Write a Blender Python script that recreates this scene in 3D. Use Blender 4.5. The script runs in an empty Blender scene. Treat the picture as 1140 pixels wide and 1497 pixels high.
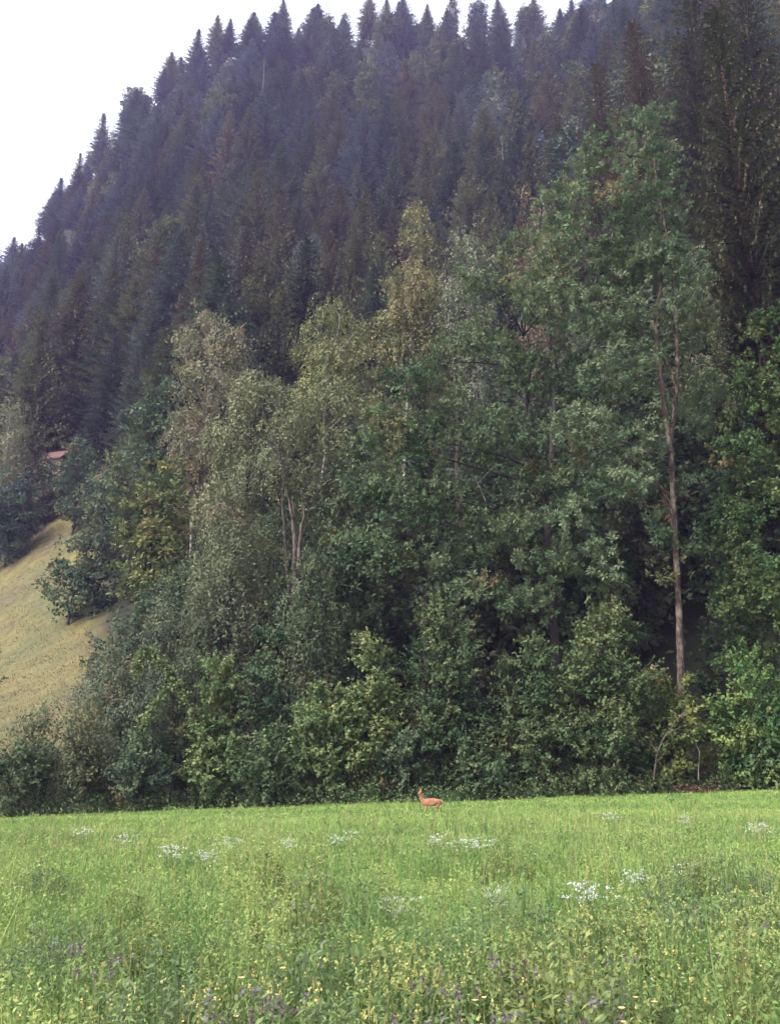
import bpy, bmesh, math, random
import numpy as np
from mathutils import Vector, Matrix

# ------------------------------------------------------------------ camera, sky, sun, exposure
scene = bpy.context.scene
COL = scene.collection
FPX, CU, CV, PITCH, EYE = 1400.0, 570.0, 748.5, math.radians(15.06), 1.6
cam_d = bpy.data.cameras.new('camera')
cam_d.sensor_fit = 'VERTICAL'
cam_d.sensor_height = 36.0
cam_d.lens = 36.0 * FPX / 1497.0
cam_d.clip_start, cam_d.clip_end = 0.1, 3000
cam = bpy.data.objects.new('camera', cam_d)
cam.location = (0, 0, EYE)
cam.rotation_euler = (math.radians(90) + PITCH, 0, 0)
COL.objects.link(cam)
scene.camera = cam

SUN_EL, SUN_AZ = math.radians(46), math.radians(-120)     # azimuth from +Y, clockwise: behind and left
world = bpy.data.worlds.new('World')
scene.world = world
world.use_nodes = True
wt = world.node_tree
bg = wt.nodes['Background']
sky = wt.nodes.new('ShaderNodeTexSky')
sky.sky_type = 'NISHITA'
sky.sun_disc = False
sky.sun_elevation = SUN_EL
sky.sun_rotation = SUN_AZ
sky.air_density, sky.dust_density, sky.ozone_density = 1.0, 4.0, 1.0
hs = wt.nodes.new('ShaderNodeHueSaturation')              # overcast: the blue is mostly veiled
hs.inputs['Saturation'].default_value = 0.30
wt.links.new(sky.outputs['Color'], hs.inputs['Color'])
wt.links.new(hs.outputs['Color'], bg.inputs['Color'])
bg.inputs['Strength'].default_value = 0.15

sun_d = bpy.data.lights.new('sun', 'SUN')
sun_d.energy = 0.8
sun_d.angle = math.radians(50)
sun_d.color = (1.0, 0.95, 0.88)
sun = bpy.data.objects.new('sun', sun_d)
sd = Vector((math.sin(SUN_AZ) * math.cos(SUN_EL), math.cos(SUN_AZ) * math.cos(SUN_EL), math.sin(SUN_EL)))
sun.rotation_euler = (-sd).to_track_quat('-Z', 'Y').to_euler()
sun.location = sd * 200
COL.objects.link(sun)

vs = scene.view_settings
vs.view_transform = 'Standard'
vs.look = 'None'
vs.gamma = 1.0
vs.exposure = 2.1
vs.use_curve_mapping = False
cy = scene.cycles
cy.use_denoising = True
cy.max_bounces = 6
cy.diffuse_bounces = 2
cy.glossy_bounces = 1
cy.transmission_bounces = 3
cy.volume_bounces = 1
cy.transparent_max_bounces = 4
HAZE_DENSITY = 0.00024
HAZE_COLOR = (0.60, 0.50, 1.0)

# ------------------------------------------------------------------ geometry of the place
A_T = np.array([-3.0, -1.2, -.70, -.55, -.44, -.384, -.324, -.27, -.20, -.146, .06, .197, .28, .48, .8, 3.0])
H_T = np.array([5.0, 20., 74., 128., 168., 197., 224., 248., 261., 266., 265., 260., 268., 289., 300., 300.])
Y0, YR = 46.0, 300.0


def wob(x, y, k, seed):
    r = np.random.default_rng(seed)
    o = 0
    for i in range(5):
        th, ph, f = r.uniform(0, 6.28), r.uniform(0, 6.28), k * (1.0 + 0.7 * i)
        o = o + np.sin((x * math.cos(th) + y * math.sin(th)) * f + ph) / (1 + .5 * i)
    return o / 2.6


def terrain(x, y):
    x = np.asarray(x, float); y = np.asarray(y, float)
    ym = np.clip(y, 0, 60)
    z = .20 * ym / 43 + .034 * np.clip(x, -60, 60) * ym / 43
    z = z + .05 * wob(x, y, .35, 3) * np.clip((y - 6) / 10, 0, 1)
    a = x / np.maximum(y, 20)
    H = np.interp(a, A_T, H_T)
    t = np.clip((y - Y0) / (YR - Y0), 0, 1)
    hill = H * t ** np.interp(a, [.05, .35], [1.4, 1.0])
    hill = hill + wob(x, y, .05, 9) * 2.2 * np.clip(t * 5, 0, 1)
    hill = hill * np.where(y > YR, 1 - .35 * np.clip((y - YR) / 300, 0, 1), 1)
    return z + hill


def T(x, y):
    return float(terrain(x, y))


SP, CP = math.sin(PITCH), math.cos(PITCH)


def at(u, v, Y):
    xc, yc = (u - CU) / FPX, (CV - v) / FPX
    s = Y / (CP - yc * SP)
    return Vector((s * xc, Y, EYE + s * (SP + yc * CP)))


def depth(u, v, Y):
    return Y / (CP - (CV - v) / FPX * SP)


def proj(x, y, z):
    d = y * CP + (z - EYE) * SP
    w = -y * SP + (z - EYE) * CP
    return CU + FPX * x / d, CV - FPX * w / d


def ground_at(u, v, h=0.0):
    lo, hi = 2.5, 70.0
    for _ in range(40):
        m = .5 * (lo + hi)
        p = at(u, v, m)
        if p.z > T(p.x, m) + h:
            lo = m
        else:
            hi = m
    p = at(u, v, lo)
    return Vector((p.x, lo, T(p.x, lo)))


# ------------------------------------------------------------------ materials
def nodes_of(m):
    m.use_nodes = True
    nt = m.node_tree
    return nt, nt.nodes, nt.links


def foliage_mat(name, dry=(.11, .07, .04), hue=.05, vlo=.6, vhi=1.45, trans=.22, rough=.55, spec=.25):
    m = bpy.data.materials.new(name)
    nt, N, L = nodes_of(m)
    pb = N['Principled BSDF']
    oi = N.new('ShaderNodeObjectInfo')
    at_ = N.new('ShaderNodeAttribute'); at_.attribute_name = 'tint'
    ad = N.new('ShaderNodeAttribute'); ad.attribute_name = 'dry'
    mx = N.new('ShaderNodeMix'); mx.data_type = 'RGBA'
    L.new(ad.outputs['Fac'], mx.inputs['Factor'])
    L.new(oi.outputs['Color'], mx.inputs['A'])
    mx.inputs['B'].default_value = (*dry, 1)
    h = N.new('ShaderNodeHueSaturation')
    r1 = N.new('ShaderNodeMapRange')
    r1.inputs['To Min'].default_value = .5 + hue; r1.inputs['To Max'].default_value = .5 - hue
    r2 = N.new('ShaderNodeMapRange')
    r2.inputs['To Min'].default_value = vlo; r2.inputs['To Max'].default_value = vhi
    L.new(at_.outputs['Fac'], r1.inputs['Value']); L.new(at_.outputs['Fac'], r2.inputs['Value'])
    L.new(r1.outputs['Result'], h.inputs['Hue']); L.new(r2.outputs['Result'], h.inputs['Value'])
    L.new(mx.outputs['Result'], h.inputs['Color'])
    L.new(h.outputs['Color'], pb.inputs['Base Color'])
    pb.inputs['Roughness'].default_value = rough
    pb.inputs['Specular IOR Level'].default_value = spec
    tr = N.new('ShaderNodeBsdfTranslucent')
    L.new(h.outputs['Color'], tr.inputs['Color'])
    ms = N.new('ShaderNodeMixShader'); ms.inputs['Fac'].default_value = trans
    L.new(pb.outputs['BSDF'], ms.inputs[1]); L.new(tr.outputs['BSDF'], ms.inputs[2])
    L.new(ms.outputs['Shader'], N['Material Output'].inputs['Surface'])
    return m


def noise_mat(name, stops, scale=3.0, stretch=(1, 1, 1), detail=6, rough=.85, bump=.0, spec=.2):
    m = bpy.data.materials.new(name)
    nt, N, L = nodes_of(m)
    pb = N['Principled BSDF']
    tc = N.new('ShaderNodeTexCoord')
    mp = N.new('ShaderNodeMapping'); mp.inputs['Scale'].default_value = stretch
    nz = N.new('ShaderNodeTexNoise'); nz.inputs['Scale'].default_value = scale
    nz.inputs['Detail'].default_value = detail; nz.inputs['Roughness'].default_value = .65
    cr = N.new('ShaderNodeValToRGB')
    els = cr.color_ramp.elements
    els[0].position, els[0].color = stops[0][0], (*stops[0][1], 1)
    els[1].position, els[1].color = stops[-1][0], (*stops[-1][1], 1)
    for p, c in stops[1:-1]:
        e = els.new(p); e.color = (*c, 1)
    L.new(tc.outputs['Object'], mp.inputs['Vector']); L.new(mp.outputs['Vector'], nz.inputs['Vector'])
    L.new(nz.outputs['Fac'], cr.inputs['Fac']); L.new(cr.outputs['Color'], pb.inputs['Base Color'])
    pb.inputs['Roughness'].default_value = rough
    pb.inputs['Specular IOR Level'].default_value = spec
    if bump:
        bp = N.new('ShaderNodeBump'); bp.inputs['Strength'].default_value = bump; bp.inputs['Distance'].default_value = .05
        L.new(nz.outputs['Fac'], bp.inputs['Height']); L.new(bp.outputs['Normal'], pb.inputs['Normal'])
    return m


M_LEAF = foliage_mat('broad_leaf', dry=(.16, .12, .05), vlo=.62, vhi=1.4, rough=.75, spec=.10)
M_FINE = foliage_mat('birch_leaf', dry=(.18, .14, .08), hue=.03, vlo=.75, vhi=1.3, rough=.8, spec=.06)
M_NEEDLE = foliage_mat('conifer_needles', dry=(.115, .092, .055), hue=.035, vlo=.5, vhi=1.55, trans=.10, rough=.85, spec=.04)
M_GRASS = foliage_mat('meadow_green', dry=(.28, .24, .10), hue=.045, vlo=.55, vhi=1.4, trans=.35, rough=.65, spec=.12)
M_PASTURE = foliage_mat('dry_pasture_grass', dry=(.105, .066, .042), hue=.03, vlo=.6, vhi=1.4, trans=.2, rough=.9, spec=.05)
M_PETAL = foliage_mat('petals', dry=(.5, .4, .1), hue=.01, vlo=.8, vhi=1.15, trans=.3, rough=.6)
M_BARK = noise_mat('shade_darkened_bark', [(.3, (.012, .010, .008)), (.55, (.030, .023, .019)), (.75, (.065, .052, .043))], 6, (1, 1, .25), bump=.6)  # grey-brown bark, its colour lowered to stand for the shade inside the wood
M_BARK_ASH = noise_mat('lichened_ash_bark', [(.38, (.022, .015, .013)), (.50, (.068, .046, .036)), (.62, (.19, .15, .12))], 3.2, (1, 1, .45), bump=.9)
M_BARK_RED = noise_mat('reddish_spruce_bark', [(.3, (.06, .035, .03)), (.6, (.16, .09, .075)), (.8, (.22, .15, .12))], 6, (1, 1, .3), bump=.6)
M_BIRCH = noise_mat('white_birch_bark', [(.36, (.06, .05, .045)), (.50, (.26, .235, .21)), (.75, (.42, .39, .35))], 2.2, (1, 1, 2.2), bump=.3)


def ground_mat():
    m = bpy.data.materials.new('forest_floor_and_meadow')
    nt, N, L = nodes_of(m)
    pb = N['Principled BSDF']
    tc = N.new('ShaderNodeTexCoord')
    nz = N.new('ShaderNodeTexNoise'); nz.inputs['Scale'].default_value = .8; nz.inputs['Detail'].default_value = 8
    nz.inputs['Roughness'].default_value = .7
    L.new(tc.outputs['Object'], nz.inputs['Vector'])

    def ramp(a, b):
        cr = N.new('ShaderNodeValToRGB')
        cr.color_ramp.elements[0].position, cr.color_ramp.elements[0].color = .35, (*a, 1)
        cr.color_ramp.elements[1].position, cr.color_ramp.elements[1].color = .68, (*b, 1)
        L.new(nz.outputs['Fac'], cr.inputs['Fac'])
        return cr.outputs['Color']
    green = ramp((.055, .085, .03), (.10, .15, .05))
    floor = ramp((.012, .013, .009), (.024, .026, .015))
    tan = ramp((.080, .068, .028), (.126, .108, .044))
    olive = ramp((.060, .060, .026), (.098, .094, .042))
    brown = ramp((.060, .046, .028), (.105, .080, .048))

    def drift(scale, lo, hi, a, b):
        n2 = N.new('ShaderNodeTexNoise'); n2.inputs['Scale'].default_value = scale; n2.inputs['Detail'].default_value = 5
        mr = N.new('ShaderNodeMapRange'); mr.inputs['From Min'].default_value = lo; mr.inputs['From Max'].default_value = hi
        mx = N.new('ShaderNodeMix'); mx.data_type = 'RGBA'
        L.new(tc.outputs['Object'], n2.inputs['Vector']); L.new(n2.outputs['Fac'], mr.inputs['Value'])
        L.new(mr.outputs['Result'], mx.inputs['Factor']); L.new(a, mx.inputs['A']); L.new(b, mx.inputs['B'])
        return mx.outputs['Result']
    ochre = drift(.16, .50, .66, drift(.09, .42, .58, tan, olive), brown)
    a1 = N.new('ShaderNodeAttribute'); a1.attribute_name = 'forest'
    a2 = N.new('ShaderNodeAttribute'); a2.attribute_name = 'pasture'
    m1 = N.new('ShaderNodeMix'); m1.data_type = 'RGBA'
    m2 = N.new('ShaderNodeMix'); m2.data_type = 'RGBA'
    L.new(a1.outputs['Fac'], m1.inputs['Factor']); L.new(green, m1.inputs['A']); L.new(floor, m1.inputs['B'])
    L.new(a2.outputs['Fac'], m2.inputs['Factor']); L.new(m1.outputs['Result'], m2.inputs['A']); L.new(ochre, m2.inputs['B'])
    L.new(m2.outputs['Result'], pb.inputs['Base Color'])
    pb.inputs['Roughness'].default_value = .9
    pb.inputs['Specular IOR Level'].default_value = .1
    return m


# ------------------------------------------------------------------ mesh helpers
def mesh_np(name, verts, faces_flat, nper, mat, attrs=None, smooth=False):
    me = bpy.data.meshes.new(name)
    nv = len(verts); nf = len(faces_flat) // nper
    me.vertices.add(nv)
    me.vertices.foreach_set('co', np.ascontiguousarray(verts, np.float32).ravel())
    me.loops.add(nf * nper)
    me.loops.foreach_set('vertex_index', np.ascontiguousarray(faces_flat, np.int32))
    me.polygons.add(nf)
    me.polygons.foreach_set('loop_start', np.arange(0, nf * nper, nper, dtype=np.int32))
    me.polygons.foreach_set('loop_total', np.full(nf, nper, np.int32))
    if smooth:
        me.polygons.foreach_set('use_smooth', np.ones(nf, bool))
    for k, arr in (attrs or {}).items():
        a = me.attributes.new(k, 'FLOAT', 'POINT')
        a.data.foreach_set('value', np.ascontiguousarray(arr, np.float32))
    me.update(calc_edges=True)
    me.materials.append(mat)
    return me


def link(name, data, parent=None, color=None):
    o = bpy.data.objects.new(name, data)
    COL.objects.link(o)
    if parent is not None:
        o.parent = parent
    if color is not None:
        o.color = (*color, 1)
    return o


def tag(o, label=None, cat=None, group=None, kind=None):
    if label: o['label'] = label
    if cat: o['category'] = cat
    if group: o['group'] = group
    if kind: o['kind'] = kind
    return o


def norm(v):
    return v / np.maximum(np.linalg.norm(v, axis=-1, keepdims=True), 1e-9)


class Leaves:
    """collects leaf blades: base point, direction, normal, length, width"""
    def __init__(s):
        s.p, s.d, s.n, s.l, s.w, s.t, s.y = [], [], [], [], [], [], []

    def add(s, p, d, n, l, w, t, dry=0.0):
        k = len(p)
        f = lambda q: np.broadcast_to(np.asarray(q, float), (k,)).copy()
        s.p.append(p); s.d.append(norm(d)); s.n.append(n); s.l.append(f(l)); s.w.append(f(w)); s.t.append(f(t)); s.y.append(f(dry))

    def mesh(s, name, mat, mid=.45, fold=.18):
        p, d, n = np.concatenate(s.p), np.concatenate(s.d), np.concatenate(s.n)
        l, w = np.concatenate(s.l)[:, None], np.concatenate(s.w)[:, None]
        t, y = np.concatenate(s.t), np.concatenate(s.y)
        side = norm(np.cross(d, n) + 1e-6)
        n2 = norm(np.cross(side, d))
        m = p + d * l * mid
        v = np.stack([p, m + side * w * .5 + n2 * w * fold, p + d * l, m - side * w * .5 + n2 * w * fold], 1).reshape(-1, 3)
        k = len(p)
        f = np.arange(k * 4, dtype=np.int32)
        return mesh_np(name, v, f, 4, mat, {'tint': np.repeat(np.clip(t, 0, 1), 4), 'dry': np.repeat(np.clip(y, 0, 1), 4)})

    def count(s):
        return sum(len(q) for q in s.p)


class Tubes:
    def __init__(s):
        s.v, s.f, s.n = [], [], 0

    def add(s, pts, rad, sides=5):
        pts = np.asarray(pts, float); rad = np.asarray(rad, float)
        k = len(pts)
        tg = np.gradient(pts, axis=0)
        tg = norm(tg)
        ref = np.array([1., 0, 0]) if abs(tg[:, 0]).mean() < .8 else np.array([0, 1., 0])
        a = norm(np.cross(tg, ref)); b = np.cross(tg, a)
        th = np.linspace(0, 2 * math.pi, sides, endpoint=False)
        ring = pts[:, None] + rad[:, None, None] * (a[:, None] * np.cos(th)[None, :, None] + b[:, None] * np.sin(th)[None, :, None])
        s.v.append(ring.reshape(-1, 3))
        i = np.arange(k - 1)[:, None]; j = np.arange(sides)[None]
        j2 = (j + 1) % sides
        q = np.stack([i * sides + j, i * sides + j2, (i + 1) * sides + j2, (i + 1) * sides + j], -1).reshape(-1)
        s.f.append(q + s.n)
        s.n += k * sides

    def mesh(s, name, mat):
        return mesh_np(name, np.concatenate(s.v), np.concatenate(s.f), 4, mat, smooth=True)


def rdir(r, k):
    return norm(r.normal(size=(k, 3)))


def curve(p0, p1, bend, k=6):
    t = np.linspace(0, 1, k)[:, None]
    return p0 * (1 - t) + p1 * t + bend * (4 * t * (1 - t))


# ------------------------------------------------------------------ plant generators
def lobed_crown(r, lobes, trunk, style, leaf, width, tips, per_tip, rc, tubes, trunk_r, cover=1.0, dry=0.03, limb=True, limbp=.34, dens=1.25):
    """lobes: (centre, radii) ellipsoids; foliage pads are spread through their outer volume, limbs run to the pads"""
    C = []
    for c, R in lobes:
        c = np.asarray(c, float); R = np.asarray(R, float)
        n = max(3, int(cover * 4.2 * (R[0] * R[2] + R[0] * R[1] + R[1] * R[2]) / 3 / (rc * rc)))
        q = rdir(r, n * 2) * (r.uniform(.12, 1, (n * 2, 1)) ** .45)
        C.append(c + q * np.maximum(R - rc * .5, R * .55))
    C = np.concatenate(C)
    r.shuffle(C)
    keep = []
    for c in C:
        if not keep or np.min(np.sum((np.array(keep) - c) ** 2, 1)) > (rc * .80) ** 2:
            keep.append(c)
    C = np.array(keep)
    C = C[C[:, 2] > .15]
    ax = C.mean(0)
    lv = Leaves()
    tr = np.asarray(trunk, float)
    tr = np.stack([np.interp(np.linspace(0, 1, 90), np.linspace(0, 1, len(tr)), tr[:, q]) for q in range(3)], 1)
    for c in C:
        rr = rc * r.uniform(.65, 1.3)
        out = c - np.array([ax[0], ax[1], c[2] - .6 * np.linalg.norm(c[:2] - ax[:2]) - .5])
        out = out / max(np.linalg.norm(out), 1e-6)
        nt_ = max(3, int(tips * dens * r.uniform(.7, 1.3)))
        d = rdir(r, nt_); d[:, 2] = d[:, 2] * .9 + .12
        tp = c + d * rr * np.array([1, 1, .78]) * r.uniform(.3, 1.0, (nt_, 1))
        ct = np.clip(r.normal(.5, .20), 0.03, .97)
        cd = 1.0 if r.random() < dry else 0.0
        tt = ct + r.normal(0, .08, nt_)
        k = nt_ * per_tip
        P = np.repeat(tp, per_tip, 0); TT = np.repeat(tt, per_tip) + r.normal(0, .05, k)
        D0 = np.repeat(norm(d + out * .5), per_tip, 0)
        if style == 'pad':                     # rosettes of compound leaves
            az = rdir(r, k)
            D = norm(az + D0 * .55 + np.array([0, 0, -.12]))
            Nn = norm(rdir(r, k) * .38 + np.array([0, 0, .5]) + D0 * .75)
            P = P + az * leaf * .25
        elif style == 'weep':                  # hanging strands of small leaves
            s = np.tile(np.linspace(0, 1, per_tip), nt_)
            ln = np.repeat(r.uniform(.5, 1.5, nt_), per_tip) * rr
            P = P + D0 * (np.sqrt(s) * .5 * rr)[:, None] + np.array([0, 0, -1.0]) * (s ** 1.6 * ln)[:, None] + r.normal(0, .09 * rr, (k, 3))
            D = norm(rdir(r, k) + np.array([0, 0, -.9]) + D0 * .3)
            Nn = norm(rdir(r, k) * .45 + D0 * .8 + np.array([0, 0, .45]))
        else:                                  # 'shrub': loose leafy shoots
            s = np.tile(np.linspace(0, 1, per_tip), nt_)
            sh = norm(d * .8 + out * .7 + np.array([0, 0, .25]) + r.normal(0, .25, (nt_, 3)))
            SH = np.repeat(sh, per_tip, 0)
            P = P + SH * ((s - .5) * rr * .95)[:, None] + np.array([0, 0, -1.0]) * (np.clip(s - .4, 0, 1) ** 2 * rr * .5)[:, None]
            az = rdir(r, k)
            D = norm(az * .9 + SH * .6 + np.array([0, 0, -.15]))
            Nn = norm(rdir(r, k) * .38 + np.array([0, 0, .6]) + D0 * .65)
        sz = r.uniform(.65, 1.3, k)
        lv.add(P, D, Nn, leaf * sz, width * sz, TT, np.clip(cd * r.uniform(.2, .9, k) + (r.random(k) < .005) * .6, 0, 1))
        if limb:
            h = np.linalg.norm(c[:2] - tr[:, :2].mean(0))
            if r.random() > limbp: continue
            zs = np.clip(c[2] - r.uniform(-.15, .75) * h - .3 * rr, tr[0, 2] + .02, tr[-1, 2])
            i = np.argmin(abs(tr[:, 2] - zs)); p0 = tr[i]
            ln = np.linalg.norm(c - p0)
            if ln > .3:
                b = np.array([r.normal(0, .12), r.normal(0, .12), r.uniform(-.02, .16)]) * ln
                r0 = max(.012, min(trunk_r * .45, .008 * ln + .010))
                tubes.add(curve(p0, c, b), np.linspace(r0, .012, 6), 4)
    return lv


def auto_lobes(r, kind, H, W, cb):
    L = []
    z0 = H * cb
    h = H - z0
    if kind == 'dome':
        prof = lambda t: (max(0.0, 1 - abs(t * 1.5 - .5) ** 2.2 * .95)) ** .55 if t > 1 / 3 else .78 + .22 * t * 3
        n = 6
    elif kind == 'cone':
        prof = lambda t: .28 + .72 * (1 - t) ** .75 if t > .25 else .75 + t
        n = 7
    else:
        prof = lambda t: max(.3, math.sin(math.pi * (.12 + .80 * t)) ** .7)
        n = 7
    for i in range(n):
        t = (i + .5) / n
        w = W * prof(t)
        m = 2 if w > 1.2 else 1
        a0 = r.uniform(0, 6.28)
        for j in range(m + (1 if i < n - 2 else 0)):
            a = a0 + j * 2 * math.pi / (m + 1) + r.uniform(-.4, .4)
            rad = w * r.uniform(.48, .70)
            off = max(0, w - rad) * r.uniform(.75, 1.15)
            L.append((np.array([math.cos(a) * off, math.sin(a) * off, z0 + t * h + r.uniform(-.3, .3) * h / n]),
                      np.array([rad, rad, max(h / n * .95, rad * .6)])))
    top = W * .32
    L.append((np.array([r.normal(0, .1) * W, r.normal(0, .1) * W, H - top * .8]), np.array([top, top, top * 1.0])))
    return L


def trunk_path(r, H, lean=(0, 0), k=10):
    t = np.linspace(0, 1, k)
    w = np.cumsum(r.normal(0, .010, (k, 2)), 0) * H
    w -= w[0]
    return np.stack([lean[0] * t + w[:, 0], lean[1] * t + w[:, 1], t * H * .93], 1)


def place_tree(name, label, cat, base, trunk_me, crown_me, color, group=None, rz=0.0, sc=(1, 1, 1), part=('trunk', 'crown'), trunk_color=None):
    e = link(name, None)
    e.location = base; e.rotation_euler = (0, 0, rz); e.scale = sc
    tag(e, label, cat, group)
    if trunk_me is not None:
        link(part[0], trunk_me, e)
    link(part[1], crown_me, e, color)
    return e


TREE_TRIS = 0


def broad(name, label, kind, u, vt, vb, wpx, Y, color, seed, style='pad', leaf=.30, width=.13, tips=9, per=12, rc=1.15,
          bark=None, cover=1.0, dry=.03, group=None, cat='tree', lobes=None, trunk=None, tr=None, mat=None, stems=1, limbp=.34):
    """one tree or shrub whose top stands at picture column u, row vt, at distance Y; crown bottom at row vb"""
    global TREE_TRIS
    r = np.random.default_rng(seed)
    top = at(u, vt, Y)
    gz = T(top.x, Y)
    H = top.z - gz
    W = wpx * .5 * depth(u, .5 * (vt + vb), Y) / FPX
    cb = max(.02, (at(u, vb, Y).z - gz) / H)
    print('%-20s H %5.1f W %4.1f cb %.2f Y %.0f  %s' % (name, H, W, cb, Y, label[:40]))
    if H < .8: return None
    tubes = Tubes()
    tp = trunk_path(r, H) * (np.array([1, 1, .84]) if lobes else 1) if trunk is None else np.array([np.array(at(*q, )) - np.array((top.x, Y, gz)) for q in trunk])
    R0 = tr if tr else (.0042 * H + .02 if bark is M_BIRCH else .009 * H + .03)
    if stems == 1:
        tf = np.stack([np.interp(np.linspace(0, 1, 60), np.linspace(0, 1, len(tp)), tp[:, q]) for q in range(3)], 1)
        tf[:, :2] += np.cumsum(r.normal(0, R0 * .10, (60, 2)), 0) * np.linspace(0, 1, 60)[:, None]
        tubes.add(tf, np.linspace(R0, R0 * .18, 60) * (1 + r.normal(0, .07, 60)), 9)
    else:
        for i in range(stems):
            a = r.uniform(0, 6.28); q = np.array([math.cos(a), math.sin(a), 0]) * W * r.uniform(.2, .6)
            tubes.add(curve(np.array([q[0] * .25, q[1] * .25, -.1]), q + np.array([0, 0, H * r.uniform(.55, .85)]), np.array([0, 0, H * .08]), 7),
                      np.linspace(R0 * .6, .012, 7), 5)
    if lobes is None:
        L = auto_lobes(r, kind, H, W, cb)
    else:
        L = []
        for (lu, lv_, ru, rv, dy) in lobes:
            k = depth(lu, lv_, Y) / FPX
            c = np.array(at(lu, lv_, Y)) - np.array((top.x, Y, gz)); c[1] += dy
            L.append((c, np.array([ru * k, max(1.2, .5 * (ru + rv) * k), rv * k])))
    lv = lobed_crown(r, L, tp, style, leaf, width, tips, per, rc, tubes, R0, cover, dry, limbp=limbp)
    cm = lv.mesh(name + '_crown', mat or (M_FINE if style == 'weep' else M_LEAF))
    tm = tubes.mesh(name + '_trunk', bark or M_BARK)
    TREE_TRIS += lv.count() * 2; print('   tris', lv.count() * 2)
    shr = cat in ('shrub', 'bush', 'climber')
    e = place_tree(name, label, cat, (top.x, Y, gz), tm, cm, color, group, part=('stem', 'foliage') if shr else ('trunk', 'crown'))
    return e


def spruce_mesh(seed, H, R, dense=1.0, cb=.12, droop=.45, ragged=.25, dryp=.08, ss=1.0, wf=1.0):
    r = np.random.default_rng(seed)
    tubes, lv = Tubes(), Leaves()
    lean = r.normal(0, .012 * H, 2)
    tubes.add(np.stack([np.linspace(0, 1, 8) * lean[0], np.linspace(0, 1, 8) * lean[1], np.linspace(-.5, H * .985, 8)], 1), np.linspace(.013 * H, .015, 8), 7)
    step = .46 / dense ** .5 * (H / 25)
    z = H * cb
    gap = [r.uniform(0, 6.28) for _ in range(3)]
    while z < H - .15:
        t = z / H
        L0 = R * min(1, (1 - t) ** .95 * 1.16) * (.55 + .45 * min(1, (t - cb) / .12 + .3)) + .10
        n = int(r.integers(5, 8) * (1 if t < .8 else .7)) + 1
        a0 = r.uniform(0, 6.28)
        for j in range(n):
            a = a0 + j * 2 * math.pi / n + r.normal(0, .2)
            L = L0 * r.uniform(1 - ragged * 1.5, 1 + ragged * .7)
            if r.random() < .07: L *= .45
            rise = (.55 - 1.15 * (1 - t)) * droop                # upper branches rise, lower hang
            ca, sa = math.cos(a), math.sin(a)
            m = max(3, int(L / .42 * dense ** .5))
            s = np.linspace(.12, 1, m) + r.normal(0, .02, m)
            px = L * s
            pz = z + L * (rise * s + .28 * droop * s ** 2.6)
            P = np.stack([ca * px + lean[0] * t, sa * px + lean[1] * t, pz], 1)
            if dense > 2.4 and L > 1:
                tubes.add(np.concatenate([[[lean[0] * t, lean[1] * t, z]], P[::max(1, m // 3)]]), np.linspace(.03, .008, 1 + len(P[::max(1, m // 3)])), 3)
            fw = np.array([ca, sa, rise * .6]); sd_ = np.array([-sa, ca, 0])
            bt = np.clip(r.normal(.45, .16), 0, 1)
            bd = r.uniform(.3, .8) if r.random() < dryp else 0
            spread = (1.15 - .75 * s) * min(1.0, L / 2.6)
            for sg in (-1, 1):
                D = fw * .75 + sd_ * sg + np.array([0, 0, -.22]) + r.normal(0, .16, (m, 3))
                ln = ss * (.30 + .75 * spread) * r.uniform(.75, 1.2, m)
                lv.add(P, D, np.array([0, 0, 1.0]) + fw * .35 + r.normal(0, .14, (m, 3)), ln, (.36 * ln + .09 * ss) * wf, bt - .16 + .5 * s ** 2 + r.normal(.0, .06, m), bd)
            # hanging branchlets
            D = np.array([0, 0, -1.0]) + fw * .25 + r.normal(0, .2, (m, 3))
            ln = ss * (.28 + .55 * spread) * r.uniform(.6, 1.25, m) * (.5 + droop)
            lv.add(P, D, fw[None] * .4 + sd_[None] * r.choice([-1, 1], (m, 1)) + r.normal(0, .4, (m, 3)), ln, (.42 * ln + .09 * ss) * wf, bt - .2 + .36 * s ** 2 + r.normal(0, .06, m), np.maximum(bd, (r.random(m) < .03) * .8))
            lv.add(P[-1:], fw[None] + np.array([[0, 0, .15]]), np.array([[0, 0, 1.0]]), .42, .2, bt + .15, bd)
        z += step * r.uniform(.75, 1.25) * (1 if t < .85 else .7)
    # leader
    lv.add(np.array([[lean[0], lean[1], H - .6]] * 3), np.array([[0, .05, 1.], [.06, 0, 1], [-.05, -.04, 1]]), rdir(r, 3), .95, .16, .5, 0)
    return tubes, lv


# ------------------------------------------------------------------ the ground
def build_ground():
    xs = np.concatenate([np.linspace(-640, -130, 24)[:-1], np.linspace(-130, -60, 24)[:-1], np.linspace(-60, 60, 90)[:-1], np.linspace(60, 640, 36)])
    ys = np.concatenate([np.linspace(-240, 0, 8)[:-1], np.linspace(0, 60, 70)[:-1], np.linspace(60, 150, 60)[:-1], np.linspace(150, 620, 50)])
    X, Y = np.meshgrid(xs, ys)
    Z = terrain(X, Y)
    nx, ny = len(xs), len(ys)
    i = np.arange(ny - 1)[:, None] * nx + np.arange(nx - 1)[None]
    f = np.stack([i, i + 1, i + nx + 1, i + nx], -1).reshape(-1)
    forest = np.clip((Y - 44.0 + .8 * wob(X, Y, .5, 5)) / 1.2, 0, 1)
    pas = pasture(X, Y)
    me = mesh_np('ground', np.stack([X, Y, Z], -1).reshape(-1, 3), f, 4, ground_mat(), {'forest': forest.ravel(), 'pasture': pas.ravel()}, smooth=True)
    o = link('ground', me)
    tag(o, 'green valley meadow running into a steep wooded hillside', 'ground', kind='structure')
    return o


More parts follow.
